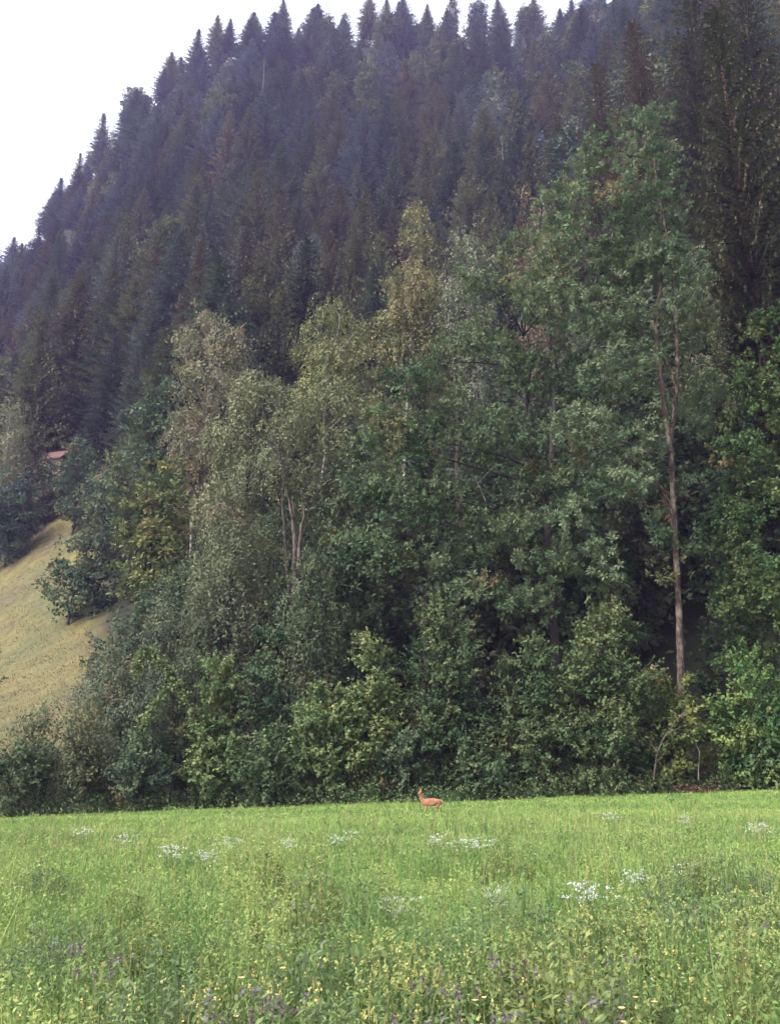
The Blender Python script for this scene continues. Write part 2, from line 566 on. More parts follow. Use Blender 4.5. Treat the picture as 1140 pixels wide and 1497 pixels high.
def pasture(x, y):
    """1 on the dry hillside pasture at the left"""
    a = x / np.maximum(y, 20)
    e = wob(x, y, .12, 21)
    top = 112 + (a + .4) * 120 + e * 2.5
    k = np.clip((y - 58) / 4, 0, 1) * np.clip((top - y) / 2.5, 0, 1) * np.clip((-.285 - a + e * .02) / .03, 0, 1)
    return k


build_ground()

# ------------------------------------------------------------------ hill forest: spruces, pines, a few broadleaves
SPR = []
for i, (R, H, dr, rg, dp) in enumerate([(5.4, 25, .5, .28, .05), (4.9, 25, .65, .22, .10), (5.8, 25, .42, .32, .04), (4.6, 25, .55, .3, .16),
                                        (5.3, 25, .7, .35, .08), (4.3, 25, .5, .25, .03), (5.1, 25, .38, .38, .20), (5.9, 25, .6, .3, .06)]):
    tb, lv = spruce_mesh(100 + i, H, R, 1.9, cb=.08 + .02 * (i % 3), droop=dr, ragged=rg, dryp=dp * .6, ss=.72)
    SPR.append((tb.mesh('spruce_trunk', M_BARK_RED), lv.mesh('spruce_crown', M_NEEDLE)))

PIN = []
for i in range(3):
    r = np.random.default_rng(300 + i)
    tb = Tubes()
    tp = trunk_path(r, 22); tb.add(tp, np.linspace(.22, .05, len(tp)), 6)
    L = auto_lobes(r, 'oval', 22, 3.9, .16)
    lv = lobed_crown(r, L, tp, 'pad', .50, .20, 7, 9, 1.3, tb, .22, cover=.9, dry=.05)
    PIN.append((tb.mesh('pine_trunk', M_BARK_RED), lv.mesh('pine_crown', M_NEEDLE)))

HBL = []
for i in range(3):
    r = np.random.default_rng(320 + i)
    tb = Tubes()
    tp = trunk_path(r, 16); tb.add(tp, np.linspace(.22, .05, len(tp)), 6)
    lv = lobed_crown(r, auto_lobes(r, 'oval', 16, 4.6, .2), tp, 'pad', .5, .26, 8, 9, 1.3, tb, .22, cover=.9, dry=.02)
    HBL.append((tb.mesh('broadleaf_trunk', M_BARK), lv.mesh('broadleaf_crown', M_LEAF)))

ALIKE = {}          # label -> [(picture column, thing)], for ordinals
LOOKS = {
    'blue': ((.072, .094, .092), 'blue-green'),
    'dark': ((.056, .080, .052), 'dark green'),
    'olive': ((.104, .112, .060), 'olive green'),
    'rust': ((.104, .100, .060), 'rust-tinged'),
    'grey': ((.104, .124, .100), 'grey-green'),
}
ORD = ['first', 'second', 'third', 'fourth', 'fifth', 'sixth', 'seventh', 'eighth', 'ninth', 'tenth', 'eleventh', 'twelfth', 'thirteenth', 'fourteenth',
       'fifteenth', 'sixteenth', 'seventeenth', 'eighteenth', 'nineteenth', 'twentieth']


def hill_forest():
    r = np.random.default_rng(77)
    items = []
    lr = math.log(84)
    row = 0
    while lr < math.log(330):
        R = math.exp(lr)
        a = -.60 + (row % 2) * .024
        while a < .60:
            aa = a + r.normal(0, .010); yy = R * (1 + r.normal(0, .018))
            a += .048 if R < 200 else .036
            st = 124 if aa < -.28 else (104 if aa < .12 else 100)
            if yy < st or yy > 322: continue
            x = aa * yy; z = T(x, yy)
            h = r.uniform(19, 30) * (1.0 - .13 * np.clip((yy - 200) / 100, 0, 1))
            ut, vt = proj(x, yy, z + h); ub, vb = proj(x, yy, z)
            if ut < -45 or ut > 1185 or vb < -25 or vt > 640: continue
            items.append([x, yy, z, h, ut, vt])
        lr += .063
        row += 1
    # young trees where the canopy would leave the slope bare
    for yy in np.arange(116, 318, 4.0):
        for aa in np.arange(-.58, .5, .012):
            x = aa * yy + r.normal(0, .6)
            if yy < (120 if aa < -.28 else 112): continue
            z = T(x, yy); ub, vb = proj(x, yy, z + 8)
            if ub < -30 or ub > 1170 or vb < -10 or vb > 640: continue
            if min((o[0] - x) ** 2 + ((o[1] - yy) * .8) ** 2 for o in items) < (.0285 * yy + 1.0) ** 2: continue
            h = r.uniform(15, 21); u, v = proj(x, yy, z + h)
            items.append([x, yy, z, h, u, v])
    items = [o for o in items if not (o[1] < 150 and 58 < proj(o[0], o[1], o[2] + 6)[0] < 120 and o[1] < 128)]
    # skyline test: nothing stands higher close by in the picture
    for it in items:
        it.append(all(not (abs(o[4] - it[4]) < 26 and o[5] < it[5] - 18) for o in items))
    kinds = []
    aa_ = lambda it: it[0] / it[1]
    for it in items:
        x, y, z, h, u, v, skyl = it
        k = 'spruce'
        q = r.random()
        if v < 190 and q < .22: k = 'pine'
        elif v < 130 and q < .38: k = 'broadleaf'
        elif q < .05 and y > 150: k = 'broadleaf'
        elif q < .30: k = 'slim_spruce'
        elif q < (.75 if aa_(it) < -.1 else .5) and y > 190: k = 'fir'
        kinds.append(k)
    sky_ids = sorted([i for i, it in enumerate(items) if it[6]], key=lambda i: items[i][4])
    ns = 0
    for i, it in enumerate(items):
        x, y, z, h, u, v, skyl = it
        k = kinds[i]
        lk = r.choice(['blue', 'dark', 'olive', 'rust', 'grey'], p=[.28, .28, .20, .08, .16] if y > 190 else [.12, .36, .32, .08, .12])
        col, word = LOOKS[lk]
        j = r.uniform(.72, 1.32)
        col = tuple(c * j for c in col)
        if k == 'spruce':
            tm, cm = SPR[int(r.integers(len(SPR)))]; s = h / 25
            sw = s * r.uniform(1.1, 1.5)
        elif k == 'fir':
            tm, cm = SPR[[2, 7, 0, 4][int(r.integers(4))]]; s = h / 25; sw = s * r.uniform(1.25, 1.65)
            col, word = ((.078 * j, .098 * j, .104 * j), 'bluish') if r.random() < .6 else ((.054 * j, .076 * j, .064 * j), 'deep green')
        elif k == 'slim_spruce':  # more spruces, slimmer and in lighter olive, split off under their own name
            tm, cm = SPR[[1, 4, 3][int(r.integers(3))]]; s = h / 25; sw = s * r.uniform(.95, 1.2)
            col, word = ((.108 * j, .102 * j, .060 * j), 'brownish') if r.random() < .3 else ((.092 * j, .100 * j, .055 * j), 'pale olive')
        elif k == 'pine':
            tm, cm = PIN[int(r.integers(3))]; s = h / 24; sw = s * r.uniform(.9, 1.2)
        else:
            tm, cm = HBL[int(r.integers(3))]; s = h / 19; sw = s * r.uniform(.9, 1.1)
            col = (.085 * j, .105 * j, .05 * j); word = 'light green'
        if skyl and i in sky_ids and sky_ids.index(i) < 20:
            lab = f'{word} {k} against the sky, {ORD[sky_ids.index(i)]} from left on the ridge'
            grp = 'trees along the skyline'
        else:
            side = 'left' if u < 260 else 'middle left' if u < 480 else 'middle' if u < 700 else 'middle right' if u < 900 else 'right'
            hi = 'just under the skyline' if v < 130 else 'high' if v < 230 else 'half way up' if v < 340 else 'low'
            size = 'tall' if h > 26 else 'small' if h < 21 else 'mid-sized'
            lab = f'{size} {word} {k} {hi} on the {side} hill'.replace('middle left', 'centre-left').replace('middle right', 'centre-right').replace('middle', 'central')
            grp = f'{k} trees on the {side} of the hill, {hi}'
        name = {'spruce': 'spruce_tree', 'pine': 'pine_tree', 'slim_spruce': 'slim_spruce_tree', 'fir': 'fir_tree', 'broadleaf': 'broadleaf_tree'}[k]
        ns += k == 'spruce'
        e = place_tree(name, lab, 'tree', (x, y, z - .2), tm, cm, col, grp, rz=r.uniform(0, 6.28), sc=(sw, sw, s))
        ALIKE.setdefault(lab, []).append((u, e))
    print('hill trees', len(items), 'spruces', ns, 'sky', len(sky_ids))


hill_forest()

# bleached stems of dead conifers standing in the slope
M_SNAG = noise_mat('bleached_snag_wood', [(.35, (.05, .038, .032)), (.55, (.12, .095, .08)), (.75, (.20, .165, .14))], 4, (1, 1, .3))


def snags():
    for k, (u, v0, v1, where) in enumerate([(1018, 70, 210, 'above the big ash at right'), (383, 85, 170, 'high on the centre-left hill'),
                                            (129, 480, 585, 'low on the left hill above the pasture'), (333, 300, 380, 'half way up the centre-left hill'), (625, 225, 300, 'half way up the central hill'), (738, 195, 300, 'left above the broad ash')]):
        r = np.random.default_rng(950 + k)
        Y = 85.0
        while Y < 318 and T(at(u, v1 + 55, Y).x, Y) < at(u, v1 + 55, Y).z: Y += 1.0
        Y -= 3.0
        b = at(u, v1, Y); z = T(b.x, Y); top = at(u, v0, Y).z - z
        tb = Tubes()
        tb.add(np.stack([np.cumsum(r.normal(0, .05, 12)), np.cumsum(r.normal(0, .05, 12)), np.linspace(-.4, top, 12)], 1), np.linspace(.012 * top + .05, .04, 12), 7)
        e = link('dead_conifer', None); e.location = (b.x, Y, z)
        tag(e, f'bleached bare conifer stem {where}', 'dead tree', 'bare conifer stems on the hill')
        link('trunk', tb.mesh('dead_conifer_trunk', M_SNAG), e)
        tb = Tubes()
        for i in range(26):
            h = top * r.uniform(.35, .97); a = r.uniform(0, 6.28); ln = r.uniform(.3, 1.5)
            p = np.array([0, 0, h]); q = p + np.array([math.cos(a) * ln, math.sin(a) * ln, -.25 * ln])
            tb.add(curve(p, q, np.array([0, 0, .1]), 4), np.linspace(.035, .012, 4), 4)
        o = link('bare_twigs', tb.mesh('dead_conifer_twigs', M_SNAG), e); o['kind'] = 'stuff'


snags()

# the big spruces close behind the right-hand trees
NEAR = []
for i, (R, dr) in enumerate([(4.8, .8), (5.2, .9), (4.6, .75)]):
    tb, lv = spruce_mesh(140 + i, 36, R, 5.0, cb=.10, droop=dr * .8, ragged=.38, dryp=.10, ss=.55, wf=.62)
    NEAR.append((tb.mesh('near_spruce_trunk', M_BARK_RED), lv.mesh('near_spruce_crown', M_NEEDLE)))
for (u, Y, h, vi, col, lab) in [
    (1140, 56, 41, 0, (.058, .066, .036), 'huge spruce with hanging branches and red-brown trunk at the right picture edge'),
    (1060, 84, 40, 1, (.062, .068, .040), 'tall drooping spruce right behind the top of the big ash'),
    (1110, 92, 41, 2, (.082, .074, .045), 'brownish tall spruce behind the huge one at the right edge'),
    (985, 92, 40, 0, (.086, .078, .050), 'brown-tinged tall spruce with pale bare stem above the big ash'),
    (1160, 78, 40, 1, (.054, .064, .036), 'dark spruce cut off by the right picture edge'),
    (915, 101, 38, 2, (.090, .086, .052), 'olive spruce with pale trunk above the left shoulder of the ash')]:
    p = at(u, 600, Y); tm, cm = NEAR[vi]; s = h / 36
    place_tree('spruce_tree', lab, 'tree', (p.x, Y, T(p.x, Y) - .2), tm, cm, col, 'big spruces behind the ash', rz=u * .37, sc=(s * 1.35, s * 1.35, s))

# ------------------------------------------------------------------ broadleaved trees and shrubs of the wood edge
ASH = (.070, .108, .050)
# the big ash with the forked pale trunk
broad('ash_tree', 'tall ash with pale forked trunk, highest crown at the right', 'oval', 945, 143, 800, 320, 46, (.118, .158, .086), 11,
      leaf=.22, width=.080, tips=14, per=21, rc=1.1, bark=M_BARK_ASH, tr=.185, cover=1.25, limbp=.16,
      trunk=[(996, 1150, 46), (994, 960, 46), (990, 860, 46), (984, 760, 46), (981, 690, 46), (978, 650, 46), (986, 590, 46), (988, 530, 46), (985, 450, 46), (976, 370, 46), (960, 290, 46), (945, 200, 46)],
      lobes=[(940, 195, 46, 50, 0), (952, 285, 58, 55, .5), (868, 235, 36, 42, 0), (838, 300, 48, 50, -.5), (925, 375, 80, 60, 0), (815, 385, 55, 50, -1), (1000, 320, 34, 60, .8),
             (850, 470, 75, 55, -1), (1010, 450, 45, 70, 1.5), (890, 560, 70, 45, -1.5), (845, 640, 70, 45, -1.5), (915, 470, 60, 50, .5),
             (900, 720, 60, 40, -1.5), (830, 760, 55, 45, -1), (945, 780, 36, 35, -1.2), (1040, 560, 40, 70, 2.5), (905, 310, 50, 50, -1), (775, 440, 45, 40, -1), (985, 465, 42, 42, -1.6), (958, 400, 46, 42, -1.6), (1005, 400, 36, 45, -.6), (970, 240, 36, 40, 0), (800, 320, 40, 45, .3), (925, 545, 30, 34, -1.4), (1000, 720, 16, 22, -.9), (972, 850, 22, 20, -.9), (1008, 800, 18, 24, -.6), (930, 650, 40, 40, -1.5), (870, 820, 50, 35, -1.5)])
# second stem of the fork
tb = Tubes()
o_ = np.array(bpy.data.objects['ash_tree'].location)
tb.add(np.array([np.array(at(u, v, 46)) - o_ for u, v in [(979, 662), (972, 620), (967, 570), (962, 530), (948, 500), (925, 492)]]) + np.array([0, -.1, 0]), np.linspace(.16, .06, 6), 7)
tb.add(np.array([np.array(at(u, v, 46)) - o_ for u, v in [(962, 535), (958, 470), (968, 400), (972, 330)]]) + np.array([0, .1, 0]), np.linspace(.11, .05, 4), 7)
tb.add(np.array([np.array(at(u, v, 46)) - o_ for u, v in [(925, 492), (895, 500), (870, 508), (850, 530)]]) + np.array([0, -.2, 0]), np.linspace(.06, .02, 4), 6)
link('forked_stem', tb.mesh('forked_stem', M_BARK_ASH), bpy.data.objects['ash_tree'])

broad('ash_tree', 'broad dark green ash filling the middle of the wood edge', 'oval', 765, 325, 900, 320, 49, (.092, .128, .064), 12,
      leaf=.22, width=.080, tips=14, per=20, rc=1.15, bark=M_BARK, cover=1.2,
      lobes=[(768, 362, 50, 34, 0), (715, 415, 52, 45, 0), (785, 440, 65, 45, -.5), (690, 500, 58, 45, 0), (760, 545, 75, 50, -1), (640, 600, 60, 50, 0), (720, 650, 80, 50, -1.5),
             (800, 700, 60, 45, -1), (640, 720, 70, 50, -1), (720, 780, 80, 50, -1.2), (800, 840, 70, 40, -2.2), (640, 830, 70, 45, -1.5), (880, 860, 50, 40, -1.0), (760, 890, 70, 40, -2.5), (690, 880, 60, 40, -2.5), (620, 540, 45, 40, .5), (840, 560, 60, 45, -.5), (860, 690, 50, 45, -1.0), (560, 640, 40, 40, 1)])
broad('maple_tree', 'rounded dark green tree left of the broad ash, pale dead branches inside', 'oval', 595, 515, 880, 150, 47.5, (.062, .098, .048), 13,
      leaf=.25, width=.12, tips=12, per=14, rc=1.0, cover=1.15,
      lobes=[(595, 550, 38, 36, 0), (560, 620, 42, 45, 0), (610, 650, 48, 48, -.5), (545, 710, 45, 45, 0), (600, 750, 50, 45, -1), (560, 820, 55, 50, -.5), (520, 800, 40, 50, .5)])

broad('lime_tree', 'ivy-clad green tree at the right picture edge', 'oval', 1118, 440, 960, 120, 44, (.074, .110, .042), 14,
      leaf=.19, width=.12, tips=12, per=15, rc=.95, dry=.01,
      lobes=[(1112, 480, 40, 38, 0), (1150, 500, 40, 45, 0), (1095, 560, 42, 48, -.3), (1140, 600, 50, 55, 0), (1100, 660, 40, 50, .3), (1135, 720, 45, 60, -.4), (1085, 760, 44, 46, 0), (1120, 850, 55, 60, -.3), (1150, 930, 50, 50, 0), (1075, 880, 36, 40, .3)])

rows = [
 # name, label, kind, u, vt, vb, wpx, Y, colour, style, leaf, width, tips, per, rc, bark, cover, dry
 ('birch_tree', 'tall yellowing birch with a narrow tip, middle of the wood', 'cone', 610, 288, 560, 92, 68, (.165, .160, .078), 'weep', .20, .10, 12, 12, .85, M_BIRCH, 1.0, .12),
 ('birch_tree', 'rounded yellow-green birch standing alone against dark spruces', 'dome', 492, 428, 600, 108, 72, (.160, .172, .076), 'weep', .20, .10, 12, 12, .9, M_BIRCH, 1.0, .05),
 ('birch_tree', 'wide pale grey-green birch, the topmost on the left', 'dome', 305, 440, 690, 120, 74, (.172, .168, .104), 'weep', .22, .10, 12, 12, .95, M_BIRCH, 1.0, .10),
 ('birch_tree', 'silvery grey-green birch beside the left shoulder of the broad ash', 'oval', 683, 335, 520, 80, 64, (.150, .165, .115), 'weep', .20, .09, 12, 12, .85, M_BARK, 1.0, .04),
 ('birch_tree', 'half-bare brownish birch with white limbs behind the ash shoulder', 'oval', 780, 280, 480, 86, 62, (.175, .135, .095), 'weep', .16, .07, 9, 9, .9, M_BARK, .8, .35),
 ('birch_tree', 'pale birch behind the forked trunk of the tall ash', 'oval', 1022, 378, 700, 70, 54, (.125, .138, .080), 'weep', .20, .09, 11, 12, .9, M_BARK, 1.0, .08),
 ('birch_tree', 'pale birch with white trunk at the far left edge', 'oval', 22, 590, 720, 62, 112, (.150, .155, .095), 'weep', .26, .12, 10, 10, 1.0, M_BIRCH, .9, .12),
 ('willow_tree', 'pale feathery willow crown at left centre, dead limbs showing', 'dome', 375, 536, 900, 135, 56, (.148, .158, .088), 'weep', .20, .085, 13, 13, .9, M_BARK, 1.0, .05),
 ('willow_tree', 'broad pale green willow above the brown stump trunks', 'dome', 478, 548, 800, 165, 58, (.142, .154, .078), 'weep', .20, .085, 13, 13, .95, M_BARK, 1.0, .04),
 ('willow_tree', 'low greyish willow leaning over the hill pasture side', 'dome', 335, 720, 960, 130, 52, (.112, .126, .074), 'weep', .19, .08, 12, 12, .85, M_BARK, 1.0, .08),
 ('willow_tree', 'dull green feathery willow behind the vine-hung shrubs', 'oval', 455, 790, 1000, 110, 50, (.085, .105, .058), 'weep', .19, .08, 12, 12, .85, M_BARK, 1.0, .05),
 ('ash_tree', 'blue-green ash below the wide pale birch at left', 'dome', 232, 545, 760, 110, 78, (.070, .105, .062), 'pad', .36, .16, 9, 11, 1.15, M_BARK, 1.0, .02),
 ('maple_tree', 'yellow-green maple above the hill pasture', 'dome', 228, 668, 900, 130, 66, (.108, .132, .050), 'pad', .34, .20, 9, 11, 1.05, M_BARK, 1.0, .06),
 ('hawthorn_tree', 'dark bushy tree standing alone on the hill pasture edge', 'dome', 112, 775, 905, 84, 84, (.072, .105, .060), 'pad', .30, .15, 9, 11, 1.0, M_BARK, 1.1, .02),
 ('maple_tree', 'blue-green rounded tree at the top of the hill pasture', 'dome', 118, 638, 790, 90, 104, (.078, .110, .068), 'pad', .42, .2, 9, 10, 1.3, M_BARK, 1.0, .02),
 ('maple_tree', 'light green small tree right of the pasture top', 'dome', 178, 640, 790, 74, 92, (.088, .118, .060), 'pad', .40, .2, 9, 10, 1.2, M_BARK, 1.0, .03),
 ('maple_tree', 'grey-green tree between pasture top and yellow maple', 'oval', 150, 715, 830, 70, 84, (.075, .098, .062), 'pad', .36, .18, 9, 10, 1.15, M_BARK, 1.0, .04),
 ('lime_tree', 'dark blue-green tree above the pasture at the left edge', 'oval', 22, 690, 815, 84, 106, (.058, .088, .066), 'pad', .42, .2, 9, 10, 1.3, M_BARK, 1.1, .01),
 ('lime_tree', 'brownish low tree hiding the left side of the red-roofed hut', 'dome', 60, 654, 790, 46, 112, (.085, .078, .058), 'pad', .42, .2, 9, 10, 1.3, M_BARK, 1.1, .01),
 ('maple_tree', 'small dull green tree standing right in front of the hut', 'dome', 78, 678, 760, 64, 113, (.070, .088, .058), 'pad', .42, .2, 9, 10, 1.2, M_BARK, 1.1, .03),
 ('rowan_tree', 'brownish thin tree under the wide pale birch', 'oval', 290, 610, 760, 70, 70, (.125, .100, .070), 'pad', .28, .11, 8, 10, 1.0, M_BARK, .8, .25),
 ('lime_tree', 'dark dense tree between the willows and the stump trunks', 'oval', 300, 770, 960, 90, 60, (.055, .082, .048), 'pad', .32, .17, 9, 11, 1.1, M_BARK, 1.0, .02),
 ('lime_tree', 'dark tree in the gap below the rounded birch', 'dome', 520, 640, 900, 130, 54, (.070, .096, .052), 'pad', .32, .17, 9, 11, 1.1, M_BARK, 1.0, .02),
 ('lime_tree', 'ivy-hung narrow tree left of the one at the right edge', 'oval', 1062, 640, 1000, 90, 46, (.068, .100, .040), 'pad', .24, .15, 11, 12, 1.0, M_BARK, 1.0, .02),
]
LOBES = {
 'pale feathery willow crown': [(375, 575, 48, 38, 0), (338, 640, 48, 48, 0), (420, 625, 50, 48, -.6), (385, 700, 58, 52, -1), (325, 735, 48, 55, 0), (440, 705, 42, 48, 0), (365, 800, 55, 58, -.6), (315, 850, 42, 50, 0), (400, 870, 45, 50, -.3)],
 'broad pale green willow': [(492, 582, 58, 34, 0), (545, 605, 46, 40, .5), (450, 605, 45, 40, 0), (505, 660, 58, 44, -.8), (552, 690, 42, 50, 0), (480, 740, 58, 50, -.6), (530, 770, 45, 45, 0)],
 'wide pale grey-green birch': [(300, 468, 30, 30, 0), (332, 512, 42, 44, -.5), (276, 500, 30, 38, 0), (308, 570, 52, 48, -1), (352, 560, 36, 45, .5), (284, 630, 44, 48, 0), (335, 650, 44, 50, 0)],
 'rounded yellow-green birch': [(492, 456, 36, 28, 0), (462, 495, 32, 38, 0), (517, 492, 32, 40, .5), (490, 540, 52, 42, -.6), (455, 570, 34, 40, 0), (530, 570, 34, 40, 0)],
 'tall yellowing birch with': [(611, 316, 17, 30, 0), (610, 345, 20, 30, 0), (608, 372, 26, 32, 0), (598, 412, 38, 36, 0), (628, 430, 34, 40, -.4), (612, 455, 40, 36, -.8), (590, 465, 42, 38, -.5), (640, 492, 38, 44, 0), (605, 525, 52, 40, -.6), (566, 520, 30, 38, 0), (650, 550, 34, 40, 0)],
 'blue-green ash below': [(236, 574, 33, 30, 0), (212, 620, 36, 38, 0), (256, 630, 38, 40, -.5), (225, 680, 46, 42, -.5), (265, 700, 36, 40, 0)],
 'yellow-green maple': [(242, 690, 32, 24, 0), (214, 738, 38, 34, 0), (258, 742, 34, 38, -.5), (192, 788, 36, 38, 0), (240, 800, 44, 44, -.7), (212, 850, 50, 42, -.4), (262, 860, 36, 40, 0)],
 'dark bushy tree standing alone': [(112, 798, 26, 24, 0), (92, 838, 30, 28, 0), (128, 842, 34, 36, -.4), (104, 880, 40, 30, -.4), (142, 885, 30, 30, 0), (74, 862, 18, 14, 0)],
 'blue-green rounded tree': [(120, 665, 34, 28, 0), (100, 700, 26, 30, 0), (140, 705, 34, 34, 0), (118, 745, 36, 34, 0)],
}
for i, (nm, lab, kd, u, vt, vb, w, Y, c, sty, lf, wd, tp, pr, rc, bk, cov, dr) in enumerate(rows):
    w *= 1.2; vb += 60; cov *= 1.15
    if sty == 'weep': rc *= 1.12; lf *= 1.12; wd *= 1.12; cov *= .95
    broad(nm, lab, kd, u, vt, vb, w, Y, c, 40 + i, style=sty, leaf=lf, width=wd, tips=tp, per=pr, rc=rc, bark=bk, cover=cov, dry=dr,
          lobes=next((v for k, v in LOBES.items() if lab.startswith(k)), None))

shrubs = [
 # label, kind, u, vt, wpx, Y, colour, style, leaf, width, tips, per, rc, cover
 ('wide hazel bush with drooping leaves under the forked ash', 'dome', 880, 905, 220, 43.6, (.088, .118, .050), 'shrub', .165, .105, 13, 16, .75, 1.05),
 ('hazel bush left of the wide one, right above the deer', 'dome', 775, 930, 150, 44.0, (.078, .108, .048), 'shrub', .165, .105, 13, 16, .75, 1.05),
 ('dark leafy thicket directly behind the deer', 'dome', 650, 885, 160, 44.6, (.070, .100, .045), 'shrub', .165, .105, 13, 16, .75, 1.05),
 ('vine-covered mound of light green leaves left of the deer', 'dome', 545, 945, 120, 43.8, (.138, .172, .068), 'shrub', .17, .12, 13, 13, .68, 1.1),
 ('sprawling vine-covered bush sloping down to the left', 'dome', 470, 1000, 130, 43.2, (.126, .168, .066), 'shrub', .17, .12, 13, 13, .66, 1.1),
 ('pointed pyramid of vines between the willow and the mound', 'cone', 318, 950, 116, 43.4, (.116, .160, .062), 'shrub', .17, .12, 13, 13, .62, 1.1),
 ('dark bush in the hollow right of the vine pyramid', 'dome', 395, 925, 100, 45.6, (.058, .090, .045), 'shrub', .17, .11, 12, 12, .70, 1.0),
 ('grey-green willow bush at the foot of the hill pasture', 'dome', 185, 925, 130, 46.0, (.092, .112, .070), 'weep', .17, .07, 12, 12, .70, 1.0),
 ('greyish bush with upright shoots beside the hill pasture', 'dome', 245, 855, 90, 50.0, (.098, .116, .072), 'weep', .17, .07, 12, 12, .70, 1.0),
 ('soft grey-green bush in front of the hill pasture', 'dome', 64, 1035, 120, 44.0, (.098, .112, .062), 'weep', .16, .07, 12, 12, .65, 1.0),
 ('low olive bush with yellowing leaves left of centre edge', 'dome', 135, 1040, 100, 43.0, (.098, .106, .055), 'shrub', .15, .09, 12, 12, .60, 1.0),
 ('dark low bush at the left end of the meadow edge', 'dome', 30, 1085, 110, 42.0, (.070, .092, .048), 'shrub', .15, .09, 12, 12, .60, 1.0),
 ('dark blue-green branch bush cut by the left picture edge', 'dome', -12, 955, 46, 43.0, (.055, .085, .060), 'shrub', .15, .09, 12, 12, .60, 1.0),
 ('low blue-green bush under the leaning mossy trunk', 'dome', 210, 1075, 110, 42.4, (.065, .095, .055), 'shrub', .15, .09, 12, 12, .60, 1.0),
 ('bright green hazel at the right end of the meadow edge', 'dome', 1085, 955, 150, 42.6, (.088, .140, .045), 'shrub', .17, .115, 13, 15, .75, 1.05),
 ('yellow-green overhanging bush above the bare grey branches', 'dome', 985, 985, 110, 43.2, (.118, .142, .046), 'shrub', .18, .12, 12, 12, .70, .8),
 ('low shaded bush at the foot of the wide hazel', 'dome', 700, 1070, 120, 43.2, (.065, .095, .045), 'shrub', .17, .11, 12, 12, .62, 1.0),
 ('low rough bush with pale leaves left behind the deer', 'dome', 590, 1065, 90, 43.0, (.070, .105, .055), 'shrub', .17, .11, 12, 12, .60, 1.0),
 ('low green bush at the right bottom corner of the wood', 'dome', 1110, 1050, 100, 42.0, (.075, .125, .050), 'shrub', .20, .14, 12, 12, .66, 1.0),
 ('low leafy bush between vine pyramid and mound', 'dome', 395, 1060, 110, 42.6, (.075, .112, .052), 'shrub', .16, .11, 12, 12, .60, 1.0),
 ('grey-green thicket over the lower right corner of the hill pasture', 'dome', 140, 960, 90, 50.0, (.085, .104, .064), 'weep', .17, .07, 12, 12, .75, 1.0),
 ('bushy dark shrub just above the yellowing low bush', 'dome', 168, 905, 80, 56.0, (.074, .100, .060), 'shrub', .20, .12, 12, 12, .80, 1.0),
 ('dark bush in the gap right of the forked ash trunk', 'dome', 1040, 850, 80, 48.5, (.052, .078, .040), 'shrub', .20, .13, 12, 12, .80, 1.0),
 ('thin bush on the dry slope behind the willow bush', 'dome', 270, 960, 110, 48.0, (.075, .095, .055), 'shrub', .18, .10, 12, 12, .75, 1.0),
]
for i, (lab, kd, u, vt, w, Y, c, sty, lf, wd, tp, pr, rc, cov) in enumerate(shrubs):
    nm = 'vine_covered_shrub' if 'vine-covered' in lab or 'pyramid of vines' in lab else 'willow_bush' if sty == 'weep' else 'hazel_bush' if 'hazel' in lab else 'leafy_bush'
    broad(nm, lab, kd, u, vt, 1165, w, Y, c, 500 + i, style=sty, leaf=lf, width=wd, tips=tp, per=pr, rc=rc, cover=cov, cat='shrub', stems=6,
          tr=.05, dry=.02)
print('broadleaf tris', TREE_TRIS)

# shaded trees filling the wood behind the front row
def fill_wood():
    r = np.random.default_rng(88)
    FM = []
    for i in range(4):
        q = np.random.default_rng(340 + i)
        tb = Tubes(); tp = trunk_path(q, 14); tb.add(tp, np.linspace(.2, .05, len(tp)), 6)
        lv = lobed_crown(q, auto_lobes(q, 'oval', 14, 4.2, .10), tp, 'pad', .40, .22, 9, 11, 1.25, tb, .2, cover=1.0, dry=.02)
        FM.append((tb.mesh('wood_tree_trunk', M_BARK), lv.mesh('wood_tree_crown', M_LEAF)))
    n = 0
    for row, Y in enumerate([54, 60, 67, 75, 84, 93]):
        a = -.40 + .03 * (row % 2)
        while a < .50:
            aa = a + r.normal(0, .012); yy = Y + r.normal(0, 1.2); a += .075
            x = aa * yy
            if aa < -.20 - .0 * yy and float(pasture(x, yy)) > .02: continue
            if aa < -.27: continue
            h = r.uniform(10, 15.5) * (1.0 if aa > -.15 else .75)
            z = T(x, yy)
            u, v = proj(x, yy, z + h)
            if u < 150 or u > 1180: continue
            j = r.uniform(.85, 1.2); w = h / 14 * r.uniform(.9, 1.15)
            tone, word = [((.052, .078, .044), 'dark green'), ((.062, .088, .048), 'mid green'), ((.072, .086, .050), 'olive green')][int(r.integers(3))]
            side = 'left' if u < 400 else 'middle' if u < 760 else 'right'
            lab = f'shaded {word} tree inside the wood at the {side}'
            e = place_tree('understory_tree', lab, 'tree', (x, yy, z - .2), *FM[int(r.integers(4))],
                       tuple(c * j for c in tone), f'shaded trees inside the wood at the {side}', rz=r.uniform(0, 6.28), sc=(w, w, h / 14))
            ALIKE.setdefault(lab, []).append((u, e))
            n += 1
    print('fill trees', n)


fill_wood()

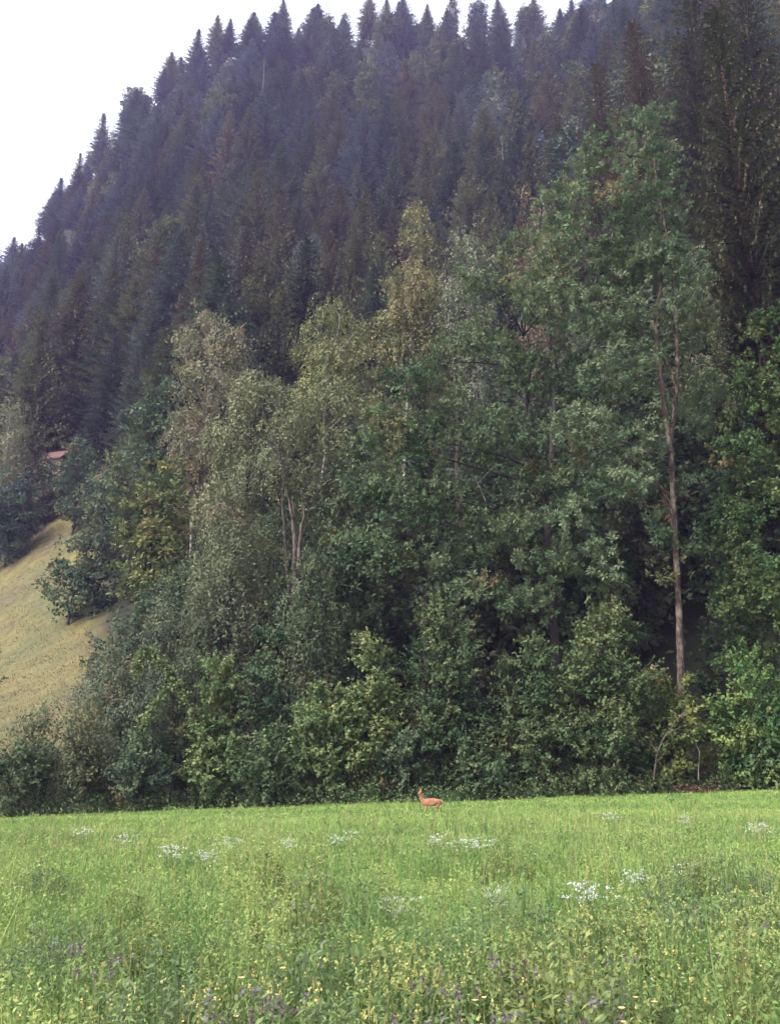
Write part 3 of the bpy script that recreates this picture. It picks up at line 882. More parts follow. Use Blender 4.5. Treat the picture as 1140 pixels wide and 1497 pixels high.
# dead limbs, leaning trunk, stumps
def limb_thing(name, label, cat, paths, mat, Y, sides=6):
    o0 = at(paths[0][0][0], paths[0][0][1], Y)
    e = link(name, None); e.location = o0
    tag(e, label, cat)
    for k, (pa, r0, r1, dy) in enumerate([(p[0:-3], *p[-3:]) if not isinstance(p[0], float) else p for p in paths]):
        pts = np.array([np.array(at(u, v, Y)) - np.array(o0) + np.array([0, dy, 0]) for u, v in pa])
        t = np.linspace(0, 1, len(pts)); tt = np.linspace(0, 1, len(pts) * 3)
        pts = np.stack([np.interp(tt, t, pts[:, i]) for i in range(3)], 1)
        pts += np.random.default_rng(int(pa[0][0]) + k).normal(0, r0 * .18, pts.shape)
        tb = Tubes(); tb.add(pts, np.linspace(r0, r1, len(pts)), sides)
        link('trunk' if k == 0 else 'branch', tb.mesh(name, mat), e)
    return e


M_DEAD = noise_mat('weathered_dead_wood', [(.38, (.028, .020, .018)), (.52, (.075, .056, .05)), (.68, (.16, .125, .11))], 7, (1, 1, .3), bump=.5)
limb_thing('dead_tree', 'pair of brown broken trunks rising between the willows', 'dead tree',
           [[(432, 985), (430, 850), (432, 790), (428, 735), .17, .10, -.3], [(436, 835), (442, 770), (446, 742), .12, .05, -.4], [(428, 760), (424, 735), (418, 720), .09, .03, -.4]], M_DEAD, 52.5)
limb_thing('dead_tree', 'pale dead branching top inside the feathery willow', 'dead tree',
           [[(425, 900), (412, 740), (414, 690), (405, 655), (388, 618), .10, .02, .2], [(412, 685), (398, 660), (392, 640), .05, .015, 0], [(406, 655), (412, 630), (404, 612), .04, .012, 0], [(413, 700), (420, 670), (424, 650), .04, .012, 0]], M_DEAD, 54)
limb_thing('leaning_trunk', 'mossy trunk leaning to the left over the low bushes', 'trunk',
           [[(292, 1055), (270, 1015), (248, 980), (222, 952), (204, 946), .16, .06, 0], [(248, 980), (240, 1010), (222, 1035), .05, .02, 0]], M_BARK, 42.6)
limb_thing('bare_branch', 'bare grey branches arching under the yellow-green bush', 'branch',
           [[(955, 1140), (960, 1100), (972, 1075), (990, 1050), (1004, 1040), .035, .015, 0], [(972, 1075), (985, 1068), (996, 1062), .03, .012, 0], [(960, 1100), (950, 1085), (945, 1070), .025, .01, 0], [(1020, 1140), (1022, 1100), (1010, 1070), .03, .012, 0]], M_DEAD, 41.6)
limb_thing('dead_branch', 'pale crooked dead branch within the broad ash', 'branch',
           [[(700, 760), (690, 735), (680, 728), (672, 736), .028, .012, -3.6], [(690, 735), (702, 722), (712, 712), .018, .01, -3.6]], M_DEAD, 49)

# vine foliage on the leaning trunk
rv = np.random.default_rng(901)
lv = Leaves()
lt = [o for o in COL.objects if o.name.startswith('leaning_trunk')][0]
for u, v in [(292, 1055), (281, 1035), (270, 1015), (259, 998), (248, 980), (235, 965), (222, 952), (210, 950), (204, 960), (200, 975), (240, 1010), (230, 1022), (222, 1035), (212, 1050), (205, 1065), (198, 1080)]:
    c = np.array(at(u, v, 42.5) - lt.location)
    k = 150
    p = c + rdir(rv, k) * np.array([.34, .34, .42]) * rv.uniform(.2, 1, (k, 1)) + np.array([0, 0, -.12])
    lv.add(p, rdir(rv, k) + np.array([0, 0, -.3]), rdir(rv, k) * .5 + np.array([0, -.2, .7]), rv.uniform(.10, .2, k), rv.uniform(.08, .13, k), rv.normal(.55, .15, k), 0)
link('climbing_leaves', lv.mesh('climbing_leaves', M_LEAF), lt, (.115, .150, .060))

# ------------------------------------------------------------------ red-roofed hut half hidden above the pasture
def build_hut():
    p = at(87, 664, 121)
    e = link('hut', None); e.location = (p.x, 121, T(p.x, 121)); e.rotation_euler = (0, 0, 1.25)
    hgt = p.z - e.location.z
    tag(e, 'small hut with red roof half hidden among trees above the pasture', 'hut')
    w, d, h = 1.2, 1.3, max(2.2, hgt - .9)
    bm = bmesh.new()
    bmesh.ops.create_cube(bm, size=1); bmesh.ops.scale(bm, vec=(2 * w, 2 * d, h + 1), verts=bm.verts); bmesh.ops.translate(bm, vec=(0, 0, h / 2 - .5), verts=bm.verts)
    me = bpy.data.meshes.new('wall'); bm.to_mesh(me); bm.free()
    me.materials.append(noise_mat('weathered_boards', [(.3, (.14, .09, .06)), (.7, (.28, .2, .15))], 4, (6, 6, .4)))
    link('wall', me, e)
    vs_, fs = [], []
    for sgn in (-1, 1):
        b = len(vs_)
        for yy in (-d - .4, d + .4):
            for (xx, zz) in ((0, h + 1.3), (sgn * (w + .5), h - .1), (sgn * (w + .5), h - .25), (0, h + 1.12)):
                vs_.append((xx, yy, zz))
        fs += [(b, b + 1, b + 5, b + 4), (b + 1, b + 2, b + 6, b + 5), (b + 2, b + 3, b + 7, b + 6), (b, b + 3, b + 2, b + 1), (b + 4, b + 5, b + 6, b + 7)]
    me = bpy.data.meshes.new('roof'); me.from_pydata(vs_, [], fs)
    me.materials.append(noise_mat('red_roof_tiles', [(.3, (.075, .036, .030)), (.7, (.12, .062, .052))], 5, (1, 8, 1)))
    link('roof', me, e)
    me = bpy.data.meshes.new('door'); me.from_pydata([(-.5, -d - .03, 0), (.5, -d - .03, 0), (.5, -d - .03, 1.9), (-.5, -d - .03, 1.9)], [], [(0, 1, 2, 3)])
    me.materials.append(M_BARK); link('door', me, e)


build_hut()

# ------------------------------------------------------------------ undergrowth and ground cover
def undergrowth():
    r = np.random.default_rng(31)
    lv = Leaves()
    n = 1700
    x = r.uniform(-24, 25, n); y = 41.7 + .9 * wob(x, x * 0, .55, 8) + np.abs(r.normal(0, 1.5, n))
    z = terrain(x, y)
    for i in range(n):
        h = r.uniform(.25, .9); k = 16
        s = r.uniform(.1, 1, k)
        P = np.stack([x[i] + r.normal(0, .16, k), y[i] + r.normal(0, .16, k), z[i] + s * h], 1)
        lv.add(P, rdir(r, k) + np.array([0, 0, .1]), rdir(r, k) * .5 + np.array([0, 0, .8]), r.uniform(.10, .2, k), r.uniform(.06, .1, k), np.clip(r.normal(.5, .2), 0, 1) + r.normal(0, .1, k), (r.random(k) < .06) * .7)
    o = link('undergrowth', lv.mesh('undergrowth', M_LEAF), None, (.075, .110, .048))
    tag(o, 'low nettles and weeds along the foot of the wood', 'undergrowth', kind='stuff')
    # dead reddish leaves under the bushes on the right
    lv = Leaves(); k = 500
    P = np.stack([r.normal(0, .55, k), r.normal(0, .5, k), np.abs(r.normal(0, .16, k))], 1)
    p = ground_at(972, 1152)
    lv.add(P, rdir(r, k), rdir(r, k), r.uniform(.1, .22, k), r.uniform(.07, .13, k), r.normal(.5, .2, k), 0)
    o = link('dead_leaves', lv.mesh('dead_leaves', M_LEAF), None, (.075, .042, .034))
    o.location = (p.x, 42.0, T(p.x, 42.0))
    tag(o, 'heap of dark reddish-brown dead leaves under the bare grey branches', 'leaf heap')
    # forest floor plants on the slope behind
    lv = Leaves(); n = 14000
    x = r.uniform(-50, 40, n); y = r.uniform(44, 110, n)
    ok = pasture(x, y) < .3
    x, y = x[ok], y[ok]; n = len(x)
    lv.add(np.stack([x, y, terrain(x, y) + r.uniform(.0, .7, n)], 1), rdir(r, n), rdir(r, n) * .5 + np.array([0, 0, .8]), r.uniform(.3, .7, n), r.uniform(.2, .4, n), r.normal(.5, .2, n), 0)
    n2 = 22000
    y = r.uniform(135, 322, n2); x = r.uniform(-.6, .6, n2) * y
    lv.add(np.stack([x, y, terrain(x, y) + r.uniform(.0, 1.6, n2)], 1), rdir(r, n2), rdir(r, n2) * .5 + np.array([0, 0, .8]), r.uniform(.8, 1.8, n2), r.uniform(.5, 1.0, n2), r.normal(.5, .2, n2), 0)
    o = link('forest_ground_cover', lv.mesh('forest_ground_cover', M_LEAF), None, (.055, .080, .040))
    tag(o, 'ferns and seedlings on the shaded forest floor', 'ground cover', kind='stuff')


undergrowth()


def dry_pasture():
    r = np.random.default_rng(61)
    n = 95000
    y = r.uniform(57, 120, n); a = r.uniform(-.62, -.21, n); x = a * y
    ok = pasture(x, y) > r.uniform(.2, 1, n)
    x, y = x[ok], y[ok]; n = len(x)
    lv = Leaves()
    D = np.stack([r.normal(0, .7, n), r.normal(0, .7, n), np.ones(n)], 1)
    lv.add(np.stack([x, y, terrain(x, y) - .03], 1), D, rdir(r, n), r.uniform(.05, .18, n) * (1 + .5 * (r.random(n) < .05)) * (1 + .5 * wob(x, y, 1.3, 14)), r.uniform(.03, .06, n), .5 + .3 * wob(x, y, .25, 2) + .15 * wob(x, y, .9, 4) + r.normal(0, .12, n), np.clip(.30 + .8 * wob(x * .7, y, .16, 6) + .25 * wob(x, y, .7, 7) + .5 * np.clip((80 - y) / 20, 0, 1), 0, 1))
    o = link('dry_hill_grass', lv.mesh('dry_hill_grass', M_PASTURE, fold=.05), None, (.106, .102, .040))
    tag(o, 'yellow dry grass of the hill pasture at left', 'grass', kind='stuff')


dry_pasture()

# ------------------------------------------------------------------ meadow
def scatter(r, y0, y1, dens):
    area = .42 * (y1 * y1 - y0 * y0) + 2.5 * (y1 - y0)
    n = int(area * dens)
    y = np.sqrt(r.uniform(y0 * y0, y1 * y1, n))
    x = r.uniform(-1, 1, n) * (.42 * y + 1.5)
    return x, y


def hash01(i, j, k):
    v = np.sin(i * 127.1 + j * 311.7 + k * 74.7) * 43758.5453
    return v - np.floor(v)


def lumps(x, y, c):
    """mounds of herbs: 0..1 dome height and two random numbers of the nearest mound"""
    i0, j0 = np.floor(x / c), np.floor(y / c)
    best = np.full(x.shape, 9.0); h1 = np.zeros(x.shape); h2 = np.zeros(x.shape)
    for di in (-1, 0, 1):
        for dj in (-1, 0, 1):
            i, j = i0 + di, j0 + dj
            d = np.hypot(x / c - i - hash01(i, j, 1), y / c - j - hash01(i, j, 2)) / (.55 + .5 * hash01(i, j, 5))
            m = d < best
            best = np.where(m, d, best); h1 = np.where(m, hash01(i, j, 3), h1); h2 = np.where(m, hash01(i, j, 4), h2)
    return np.clip(1 - best ** 2, 0, 1), h1, h2


def patch(x, y):
    """0 fine grass ... 1 tall coarse herbs, in drifts"""
    return np.clip(.5 + .75 * wob(x * .8, y, 1.1, 44) + .18 * wob(x, y, 3.1, 45) + .35 * (1 - np.clip((y - 6) / 16, 0, 1)) - .1, 0, 1)


def meadow():
    r = np.random.default_rng(5)
    lv = Leaves()
    for (y0, y1, dens, w, h0, h1) in [(3.2, 9, 330, .007, .22, .5), (9, 18, 180, .012, .18, .38), (18, 30, 140, .020, .13, .25), (30, 44, 150, .030, .09, .19)]:
        x, y = scatter(r, y0, y1, dens)
        n = len(x); g = patch(x, y)
        dm, q1, q2 = lumps(x, y, .62 if y0 < 8 else .85 if y0 < 14 else 1.4)
        h = r.uniform(h0, h1, n) * (.55 + .45 * g + .35 * q1 * dm) * (.75 if y0 < 8 else 1)
        D = np.stack([r.normal(0, .6, n), r.normal(0, .6, n), np.ones(n)], 1)
        lv.add(np.stack([x, y, terrain(x, y) - .02], 1), D, rdir(r, n), h, w * r.uniform(.7, 1.4, n), .60 - .25 * g + .14 * wob(x, y, .5, 12) + r.normal(0, .08, n), (r.random(n) < .05) * r.uniform(.3, .9, n))
    o = link('meadow_grass', lv.mesh('meadow_grass', M_GRASS, mid=.4, fold=.1), None, (.205, .300, .080))
    tag(o, 'green grass of the valley meadow', 'grass', kind='stuff')
    print('grass', lv.count())
    # leafy herbs: stems with whorls of leaflets
    lv = Leaves()
    for (y0, y1, dens, k, lf, wd) in [(3.4, 8, 88, 40, .030, .014), (8, 14, 52, 26, .040, .018), (14, 24, 20, 20, .056, .026), (24, 43, 3.0, 15, .080, .040)]:
        x, y = scatter(r, y0, y1, dens)
        g = patch(x, y)
        ok = r.random(len(x)) < .25 + .85 * g
        x, y, g = x[ok], y[ok], g[ok]; n = len(x)
        z = terrain(x, y)
        dm, q1, q2 = lumps(x, y, .62 if y0 < 8 else .85 if y0 < 14 else 1.4)
        h = (.10 + (.12 + .52 * q1 ** 1.3) * dm ** .8 * (.5 + .7 * g)) * r.uniform(.8, 1.2, n) * np.clip(1.1 - y / 60, .5, 1)
        hue = .20 + .56 * q2 + .16 * wob(x, y, .9, 71) + r.normal(0, .06, n)
        lx, ly = r.normal(0, .12, n), r.normal(0, .12, n)
        s = np.tile(np.linspace(.12, 1, k), n)
        R_ = lambda q: np.repeat(q, k)
        P = np.stack([R_(x) + R_(lx) * s * R_(h) * 1.5 + r.normal(0, .018 + lf * .25, n * k), R_(y) + R_(ly) * s * R_(h) * 1.5 + r.normal(0, .018 + lf * .25, n * k), R_(z) + s * R_(h)], 1)
        az = rdir(r, n * k)
        D = az + np.array([0, 0, .25])
        sz = r.uniform(.6, 1.3, n * k)
        lv.add(P, D, rdir(r, n * k) * .6 + np.array([0, 0, .7]), lf * sz, wd * sz, R_(hue) + r.normal(0, .07, n * k), (r.random(n * k) < .02) * .6)
        # the stems
        D = np.stack([lx * 1.5, ly * 1.5, np.ones(n)], 1)
        lv.add(np.stack([x, y, z - .02], 1), D, rdir(r, n), h * 1.05, .010 + .0006 * y, hue - .05, 0)
    o = link('meadow_herbs', lv.mesh('meadow_herbs', M_GRASS), None, (.190, .262, .084))
    tag(o, 'leafy clover and lucerne herbs growing through the meadow', 'herbs', kind='stuff')
    print('herbs', lv.count())
    # pale seed heads
    lv = Leaves()
    x, y = scatter(r, 3.6, 26, 5)
    n = len(x); h = r.uniform(.35, .7, n)
    lean = np.stack([r.normal(0, .1, n), r.normal(0, .1, n), np.ones(n)], 1)
    B = np.stack([x, y, terrain(x, y)], 1)
    lv.add(B, lean, rdir(r, n), h, .006 + .0005 * y, .6, .45)
    lv.add(B + norm(lean) * (h * .93)[:, None], lean + r.normal(0, .2, (n, 3)), rdir(r, n), r.uniform(.05, .11, n), .008 + .0005 * y, .7, r.uniform(.2, .7, n))
    o = link('seed_stalks', lv.mesh('seed_stalks', M_GRASS), None, (.16, .20, .08))
    tag(o, 'pale flowering grass stalks scattered over the meadow', 'grass', kind='stuff')


meadow()


# ------------------------------------------------------------------ flowering plants, each its own
def flower_plant(name, seed, h, spread, nst, head, hl, hw, hcount, herb=(.13, .18, .07)):
    """meshes of a flowering plant: leafy stems, and blossoms"""
    r = np.random.default_rng(seed)
    st, fl = Leaves(), Leaves()
    for i in range(nst):
        b = np.array([r.normal(0, spread * .45), r.normal(0, spread * .45), 0.])
        tip = b + np.array([r.normal(0, .05), r.normal(0, .05), h * r.uniform(.72, 1.12)])
        d = (tip - b)[None]
        st.add(b[None], d, rdir(r, 1), np.linalg.norm(d) * 1.02, .012, .5, 0)
        k = 10
        s = r.uniform(.1, .92, (k, 1))
        st.add(b + (tip - b) * s, rdir(r, k) + np.array([0, 0, .35]), rdir(r, k) * .5 + np.array([0, 0, .7]), r.uniform(.03, .07, k), r.uniform(.015, .03, k), r.normal(.5, .15, k), 0)
        k = hcount
        if head == 'umbel':
            q = rdir(r, k) * np.array([hl * 2.2, hl * 2.2, hl * .35])
            fl.add(tip + q, rdir(r, k) * np.array([1, 1, .2]), np.array([0, 0, 1.0]) + rdir(r, k) * .5, hl * r.uniform(.7, 1.3, k), hw, r.normal(.5, .2, k), 0)
        elif head == 'spike':
            s = r.uniform(0, 1, (k, 1))
            fl.add(tip + np.array([0, 0, -1.]) * s * hl * 2.2 + rdir(r, k) * hl * .3, rdir(r, k) + np.array([0, 0, .5]), rdir(r, k), hl * r.uniform(.6, 1.2, k), hw, r.normal(.5, .22, k), 0)
        else:
            a = np.linspace(0, 6.28, k, endpoint=False)
            D = np.stack([np.cos(a), np.sin(a), np.full(k, .5)], 1)
            fl.add(np.repeat(tip[None], k, 0), D, np.array([0, 0, 1.0]) - D * .3, hl, hw, r.normal(.5, .15, k), 0)
    return st.mesh(name + '_stems', M_GRASS), fl.mesh(name + '_blossoms', M_PETAL)


def weed_mesh(seed, h, rad, leaf, n):
    r = np.random.default_rng(seed)
    lv = Leaves()
    m = 46
    a = r.uniform(0, 6.28, m); q = np.sqrt(r.uniform(0, 1, m)) * rad
    for i in range(m):
        b = np.array([math.cos(a[i]) * q[i], math.sin(a[i]) * q[i], 0.])
        hh = h * (1 - .65 * (q[i] / rad) ** 2) * r.uniform(.7, 1.15)
        tip = b * 1.25 + np.array([r.normal(0, .03), r.normal(0, .03), hh])
        k = n
        s = r.uniform(.25, 1, (k, 1)) ** .7
        lv.add(b + (tip - b) * s + r.normal(0, .022, (k, 3)), rdir(r, k) + np.array([0, 0, .2]), rdir(r, k) * .4 + np.array([0, 0, .7]), leaf * r.uniform(.6, 1.3, k), leaf * .45 * r.uniform(.6, 1.3, k), np.clip(r.normal(.5, .16), 0, 1) + r.normal(0, .06, k), 0)
        lv.add(b[None], (tip - b)[None], rdir(r, 1), hh * 1.05, .010, .4, 0)
    return lv.mesh('weed_foliage', M_GRASS)


def weeds():
    r = random.Random(21)
    WM = [weed_mesh(760, .62, .40, .040, 26), weed_mesh(761, .52, .50, .034, 30), weed_mesh(762, .70, .34, .046, 22)]
    spots = [(110, 1345), (160, 1362), (205, 1352), (330, 1352), (345, 1385), (550, 1285), (530, 1300), (470, 1305), (440, 1325), (1050, 1245), (1090, 1262), (1010, 1255), (990, 1290), (640, 1440), (330, 1400), (60, 1350), (20, 1400),
             (860, 1440), (905, 1450), (960, 1440), (790, 1395), (700, 1340), (610, 1345), (250, 1420), (480, 1395), (1060, 1420), (1110, 1445), (740, 1320), (820, 1330), (180, 1300), (70, 1262), (265, 1255), (380, 1262), (450, 1258), (815, 1225), (740, 1240), (1040, 1310), (560, 1470), (150, 1470), (410, 1470), (680, 1400), (950, 1345)]
    cols = [((.130, .172, .086), 'grey-green'), ((.110, .165, .058), 'dark green'), ((.190, .215, .075), 'yellow-green')]
    for i, (u, v) in enumerate(spots):
        p = ground_at(u, v, .5)
        c, w = cols[i % 3 if r.random() < .8 else 0]
        j = r.uniform(.85, 1.15); sc = r.uniform(.75, 1.2)
        where = ('left' if u < 380 else 'centre' if u < 760 else 'right') + (' foreground' if v > 1370 else ' middle ground')
        lab = f'leafy {w} weed clump in the {where} of the meadow'
        o = link('weed_clump', WM[i % 3], None, tuple(q * j for q in c))
        o.location = p; o.scale = (sc, sc, sc * r.uniform(.8, 1.05)); o.rotation_euler = (0, 0, r.uniform(0, 6.28))
        tag(o, lab, 'weed', 'leafy weed clumps in the meadow')
        ALIKE.setdefault(lab, []).append((u, o))


def put(name, label, group, p, meshes, col, sc, rz, herb=(.13, .18, .07)):
    e = link(name, None); e.location = p; e.scale = (sc, sc, min(1.25, max(.95, sc))); e.rotation_euler = (0, 0, rz)
    ALIKE.setdefault(label, []).append((p[0] / p[1], e))
    tag(e, label, 'flower', group)
    link('stems', meshes[0], e, herb)['kind'] = 'stuff'
    link('blossoms', meshes[1], e, col)['kind'] = 'stuff'


def flowers():
    r = random.Random(8)
    WH = [flower_plant('white_flower', 700 + i, .42, .62, 34, 'umbel', .031, .033, 10) for i in range(3)]
    YE = [flower_plant('yellow_flower', 710 + i, .50, .20, 6, 'spike', .020, .015, 6) for i in range(3)]
    YC = [flower_plant('yellow_clump', 740 + i, .50, .42, 40, 'spike', .016, .012, 8) for i in range(2)]
    PU = [flower_plant('purple_flower', 720 + i, .52, .14, 4, 'spike', .022, .014, 9) for i in range(2)]
    OR = [flower_plant('pale_flower', 730 + i, .48, .06, 1, 'cup', .022, .018, 7) for i in range(2)]
    white = [(183, 1222, 22, 'left of the far white clumps'), (252, 1238, 46, 'at left, wide one'), (300, 1246, 30, 'below the round one at left'), (335, 1226, 36, 'round and bright at left'),
             (423, 1227, 20, 'small, left of centre'), (490, 1224, 16, 'tiny, left of the deer'), (513, 1217, 20, 'small and far, left of the deer'), (640, 1222, 36, 'straight below the deer'),
             (695, 1228, 70, 'broad, right below the deer'), (890, 1190, 24, 'far back at right, by the wood'), (1000, 1193, 14, 'tiny one far back at right'), (1110, 1205, 36, 'far back at the right edge'),
             (580, 1315, 44, 'low and wide, centre of the meadow'), (855, 1293, 80, 'largest and brightest, right of centre'),
             (925, 1276, 40, 'thin, right of the largest'), (1000, 1265, 36, 'faint, at right'), (730, 1301, 20, 'tiny, left of the largest'), 
             (120, 1212, 30, 'far off at left edge of the meadow')]
    for i, (u, v, w, wh) in enumerate(white):
        p = ground_at(u, v, .42)
        rad = w * .5 * p.y / FPX
        n = 1
        put('white_flower_clump', f'clump of white flowers, {wh}', 'clumps of white flowers in the meadow', p, WH[i % 3], (.56, .58, .55), max(.25, rad / .60), r.uniform(0, 6.28))
    yellow = [(1120, 1325), (1135, 1345), (1095, 1350), (1130, 1385), (1060, 1365), (870, 1350), (920, 1345), (610, 1400), (590, 1425),
              (600, 1412), (575, 1405), (625, 1420), (1100, 1312), (1125, 1306), (1080, 1330), (905, 1328), (885, 1342), (940, 1325), (745, 1357), (780, 1382), (765, 1400), (662, 1408), (245, 1343), (262, 1350),
              (430, 1409), (437, 1395), (395, 1432), (385, 1436), (318, 1440), (312, 1447), (30, 1488), (85, 1488), (8, 1480), (130, 1488), (520, 1486), (505, 1490), (540, 1480), (535, 1388), (620, 1480), (690, 1482),
              (1080, 1376), (1125, 1370), (1110, 1400), (960, 1400), (965, 1410), (350, 1362), (395, 1345), (460, 1475), (210, 1468), (300, 1495), (1060, 1440), (930, 1436), (1135, 1425), (845, 1405), (720, 1470), (800, 1430), (560, 1440), (480, 1440), (1030, 1345), (160, 1440), (55, 1440)]
    for i, (u, v) in enumerate(yellow):
        p = ground_at(u, v, .50)
        nb = 'at the bottom left' if u < 330 and v > 1420 else 'at the bottom centre' if u < 760 and v > 1420 else 'at the bottom right' if v > 1420 else 'in the left foreground' if u < 330 else 'in the centre foreground' if u < 760 else 'in the right foreground'
        if i < 24:
            put('yellow_flower_clump', f'soft yellow-green flowering clump {nb}', f'yellow-green clumps {nb}', p, YC[i % 2], (.34, .34, .11), r.uniform(.8, 1.2), r.uniform(0, 6.28))
        else:
            put('yellow_flower', f'yellow flowering herb {nb}', f'yellow flowers {nb}', p, YE[i % 3], (.44, .37, .12) if i % 3 else (.36, .35, .13), r.uniform(.75, 1.1), r.uniform(0, 6.28))
    purple = [(633, 1420), (628, 1428), (745, 1398), (742, 1410), (720, 1393), (732, 1390), (430, 1448), (425, 1455), (345, 1470), (340, 1460), (415, 1485), (400, 1470), (260, 1485), (130, 1395), (145, 1400), (185, 1408), (450, 1300), (440, 1312), (430, 1322),
              (1050, 1385), (985, 1330), (845, 1468), (882, 1483), (800, 1495), (755, 1462), (690, 1464), (700, 1472), (655, 1482), (675, 1488), (595, 1480), (1120, 1350), (905, 1392), (500, 1366), (90, 1388)]
    for i, (u, v) in enumerate(purple):
        p = ground_at(u, v, .52)
        nb = 'on the left' if u < 330 else 'in the middle' if u < 760 else 'on the right'
        nb += ' close to the camera' if v > 1430 else ' further back'
        put('purple_flower', f'purple flower spikes {nb}', f'purple flowers {nb}', p, PU[i % 2], (.14, .08, .12) if i % 3 else (.20, .16, .20), r.uniform(.8, 1.1), r.uniform(0, 6.28))
    pale = [(385, 1432), (400, 1433), (314, 1444), (365, 1446), (374, 1447), (930, 1486), (917, 1463), (925, 1462), (1028, 1452), (715, 1464), (935, 1436), (700, 1462)]
    for i, (u, v) in enumerate(pale):
        p = ground_at(u, v, .48)
        nb = 'left' if u < 330 else 'centre' if u < 600 else 'right'
        put('pale_flower', f'cream flower in the {nb} foreground', f'cream flowers in the {nb} foreground', p, OR[i % 2], (.75, .55, .25), r.uniform(.8, 1.1), r.uniform(0, 6.28))


flowers()
weeds()


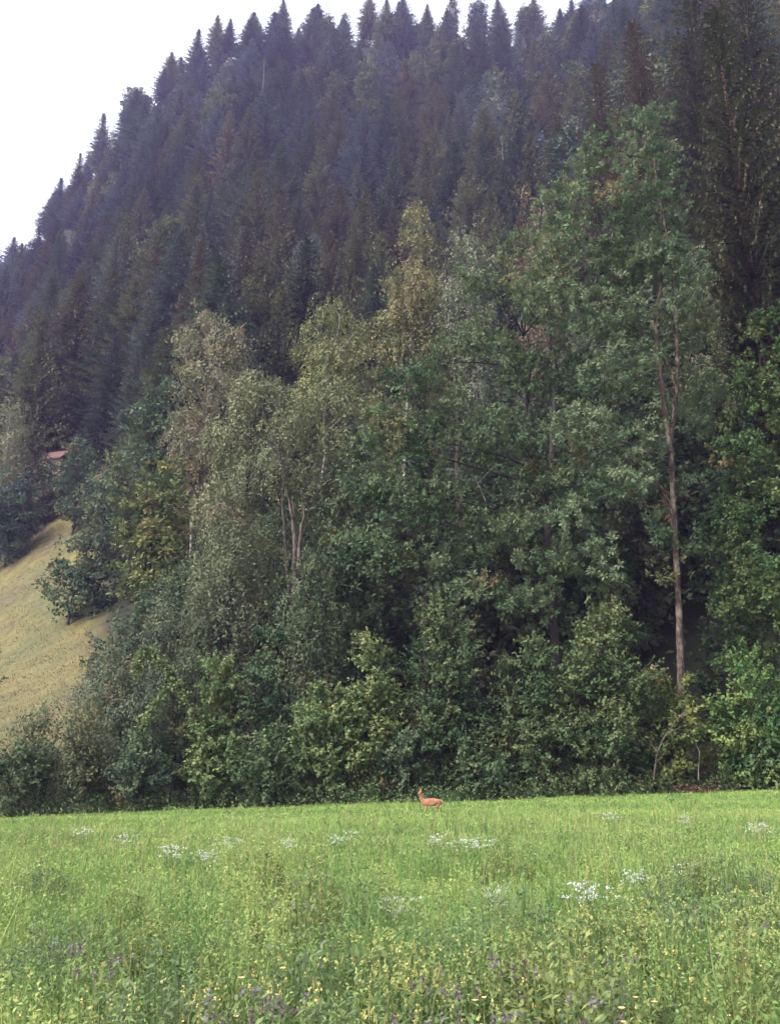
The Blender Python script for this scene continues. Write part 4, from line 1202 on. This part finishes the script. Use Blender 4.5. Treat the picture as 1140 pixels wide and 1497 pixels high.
# ------------------------------------------------------------------ the deer
def build_deer():
    J = {
        'pelvis': ((-.36, 0, .645), .140), 'rump': ((-.47, 0, .62), .105), 'tail': ((-.53, 0, .60), .03), 'back': ((-.10, 0, .625), .158), 'chest': ((.20, 0, .615), .158), 'breast': ((.33, 0, .645), .115),
        'neck1': ((.395, .005, .755), .100), 'neck2': ((.44, .015, .875), .078), 'poll': ((.465, .03, .985), .066), 'face': ((.52, .075, .965), .052), 'muzzle': ((.585, .125, .915), .030),
    }
    for s, n in ((1, 'l'), (-1, 'r')):
        dx = .05 if s > 0 else -.06
        J['ear0' + n] = ((.44, .03 + s * .055, 1.03), .016); J['ear1' + n] = ((.43, .03 + s * .095, 1.095), .026); J['ear2' + n] = ((.43, .03 + s * .115, 1.155), .008)
        J['sh' + n] = ((.23, s * .075, .50), .065); J['el' + n] = ((.20, s * .075, .41), .054); J['kn' + n] = ((.225 + dx, s * .072, .245), .030); J['fe' + n] = ((.215 + dx, s * .07, .07), .022); J['ho' + n] = ((.235 + dx, s * .07, .005), .018)
        J['hi' + n] = ((-.37, s * .08, .54), .088); J['st' + n] = ((-.30 + dx, s * .085, .415), .055); J['hk' + n] = ((-.455 + dx, s * .08, .275), .034); J['hf' + n] = ((-.425 + dx, s * .078, .07), .023); J['hh' + n] = ((-.40 + dx, s * .078, .005), .019)
    E = [('pelvis', 'rump'), ('rump', 'tail'), ('pelvis', 'back'), ('back', 'chest'), ('chest', 'breast'), ('breast', 'neck1'), ('neck1', 'neck2'), ('neck2', 'poll'), ('poll', 'face'), ('face', 'muzzle')]
    for n in 'lr':
        E += [('poll', 'ear0' + n), ('ear0' + n, 'ear1' + n), ('ear1' + n, 'ear2' + n), ('chest', 'sh' + n), ('sh' + n, 'el' + n), ('el' + n, 'kn' + n), ('kn' + n, 'fe' + n), ('fe' + n, 'ho' + n),
              ('pelvis', 'hi' + n), ('hi' + n, 'st' + n), ('st' + n, 'hk' + n), ('hk' + n, 'hf' + n), ('hf' + n, 'hh' + n)]
    ks = list(J)
    me = bpy.data.meshes.new('deer_body')
    me.from_pydata([J[k][0] for k in ks], [(ks.index(a), ks.index(b)) for a, b in E], [])
    m = bpy.data.materials.new('red_brown_coat')
    nt, N, L = nodes_of(m); pb = N['Principled BSDF']
    tc = N.new('ShaderNodeTexCoord'); nz = N.new('ShaderNodeTexNoise'); nz.inputs['Scale'].default_value = 9
    cr = N.new('ShaderNodeValToRGB')
    cr.color_ramp.elements[0].position, cr.color_ramp.elements[0].color = .3, (.22, .088, .042, 1)
    cr.color_ramp.elements[1].position, cr.color_ramp.elements[1].color = .75, (.36, .160, .082, 1)
    L.new(tc.outputs['Object'], nz.inputs['Vector']); L.new(nz.outputs['Fac'], cr.inputs['Fac']); L.new(cr.outputs['Color'], pb.inputs['Base Color'])
    pb.inputs['Roughness'].default_value = .8
    me.materials.append(m)
    e = link('deer', None)
    p = ground_at(629, 1189)
    e.location = (p.x, p.y, p.z - .16); e.rotation_euler = (0, 0, math.radians(180 + 14)); e.scale = (.76, .86, .84)
    tag(e, 'orange-brown roe deer standing at the meadow edge, head up', 'deer')
    b = link('body', me, e)
    md = b.modifiers.new('skin', 'SKIN'); md.use_smooth_shade = True
    for i, k in enumerate(ks):
        me.skin_vertices[0].data[i].radius = (J[k][1], J[k][1])
        me.skin_vertices[0].data[i].use_root = (k == 'pelvis')
    b.modifiers.new('sub', 'SUBSURF').levels = 2
    b.modifiers['sub'].render_levels = 2
    dark = noise_mat('dark_nose', [(.3, (.02, .016, .014)), (.7, (.04, .03, .025))], 5, rough=.4)
    pale = noise_mat('pale_rump_hair', [(.3, (.5, .38, .26)), (.7, (.65, .52, .4))], 9)

    def ball(name, c, s, mat):
        bm = bmesh.new(); bmesh.ops.create_icosphere(bm, subdivisions=2, radius=1)
        bmesh.ops.scale(bm, vec=s, verts=bm.verts); bmesh.ops.translate(bm, vec=c, verts=bm.verts)
        mm = bpy.data.meshes.new(name); bm.to_mesh(mm); bm.free(); mm.materials.append(mat)
        link(name, mm, e)
    ball('nose', (.605, .138, .922), (.020, .020, .016), dark)
    ball('eye', (.535, .112, .985), (.010, .010, .012), dark)
    ball('eye', (.548, .045, .985), (.010, .010, .012), dark)
    ball('rump_patch', (-.515, 0, .625), (.045, .06, .065), pale)


build_deer()

# ------------------------------------------------------------------ evening haze
def build_haze():
    bm = bmesh.new(); bmesh.ops.create_cube(bm, size=1)
    zmax, zmin = 350.0, -6.0
    bmesh.ops.scale(bm, vec=(1320, 900, zmax - zmin), verts=bm.verts)
    bmesh.ops.translate(bm, vec=(0, 190, (zmax + zmin) / 2), verts=bm.verts)
    me = bpy.data.meshes.new('haze'); bm.to_mesh(me); bm.free()
    m = bpy.data.materials.new('haze_air')
    nt, N, L = nodes_of(m)
    N.remove(N['Principled BSDF'])
    pv = N.new('ShaderNodeVolumePrincipled')
    pv.inputs['Color'].default_value = (*HAZE_COLOR, 1)
    pv.inputs['Density'].default_value = HAZE_DENSITY
    pv.inputs['Anisotropy'].default_value = .2
    L.new(pv.outputs['Volume'], N['Material Output'].inputs['Volume'])
    me.materials.append(m)
    o = link('haze', me)
    tag(o, 'thin bluish evening haze over the valley', 'haze', kind='stuff')


build_haze()

# things that would read alike are told apart by their order from the left
for lab, l in ALIKE.items():
    if len(l) > 1:
        for i, (u, e) in enumerate(sorted(l, key=lambda q: q[0])):
            e['label'] = (f'{ORD[i]} {lab}, from left' if i < len(ORD) else f'{lab}, near the right end')
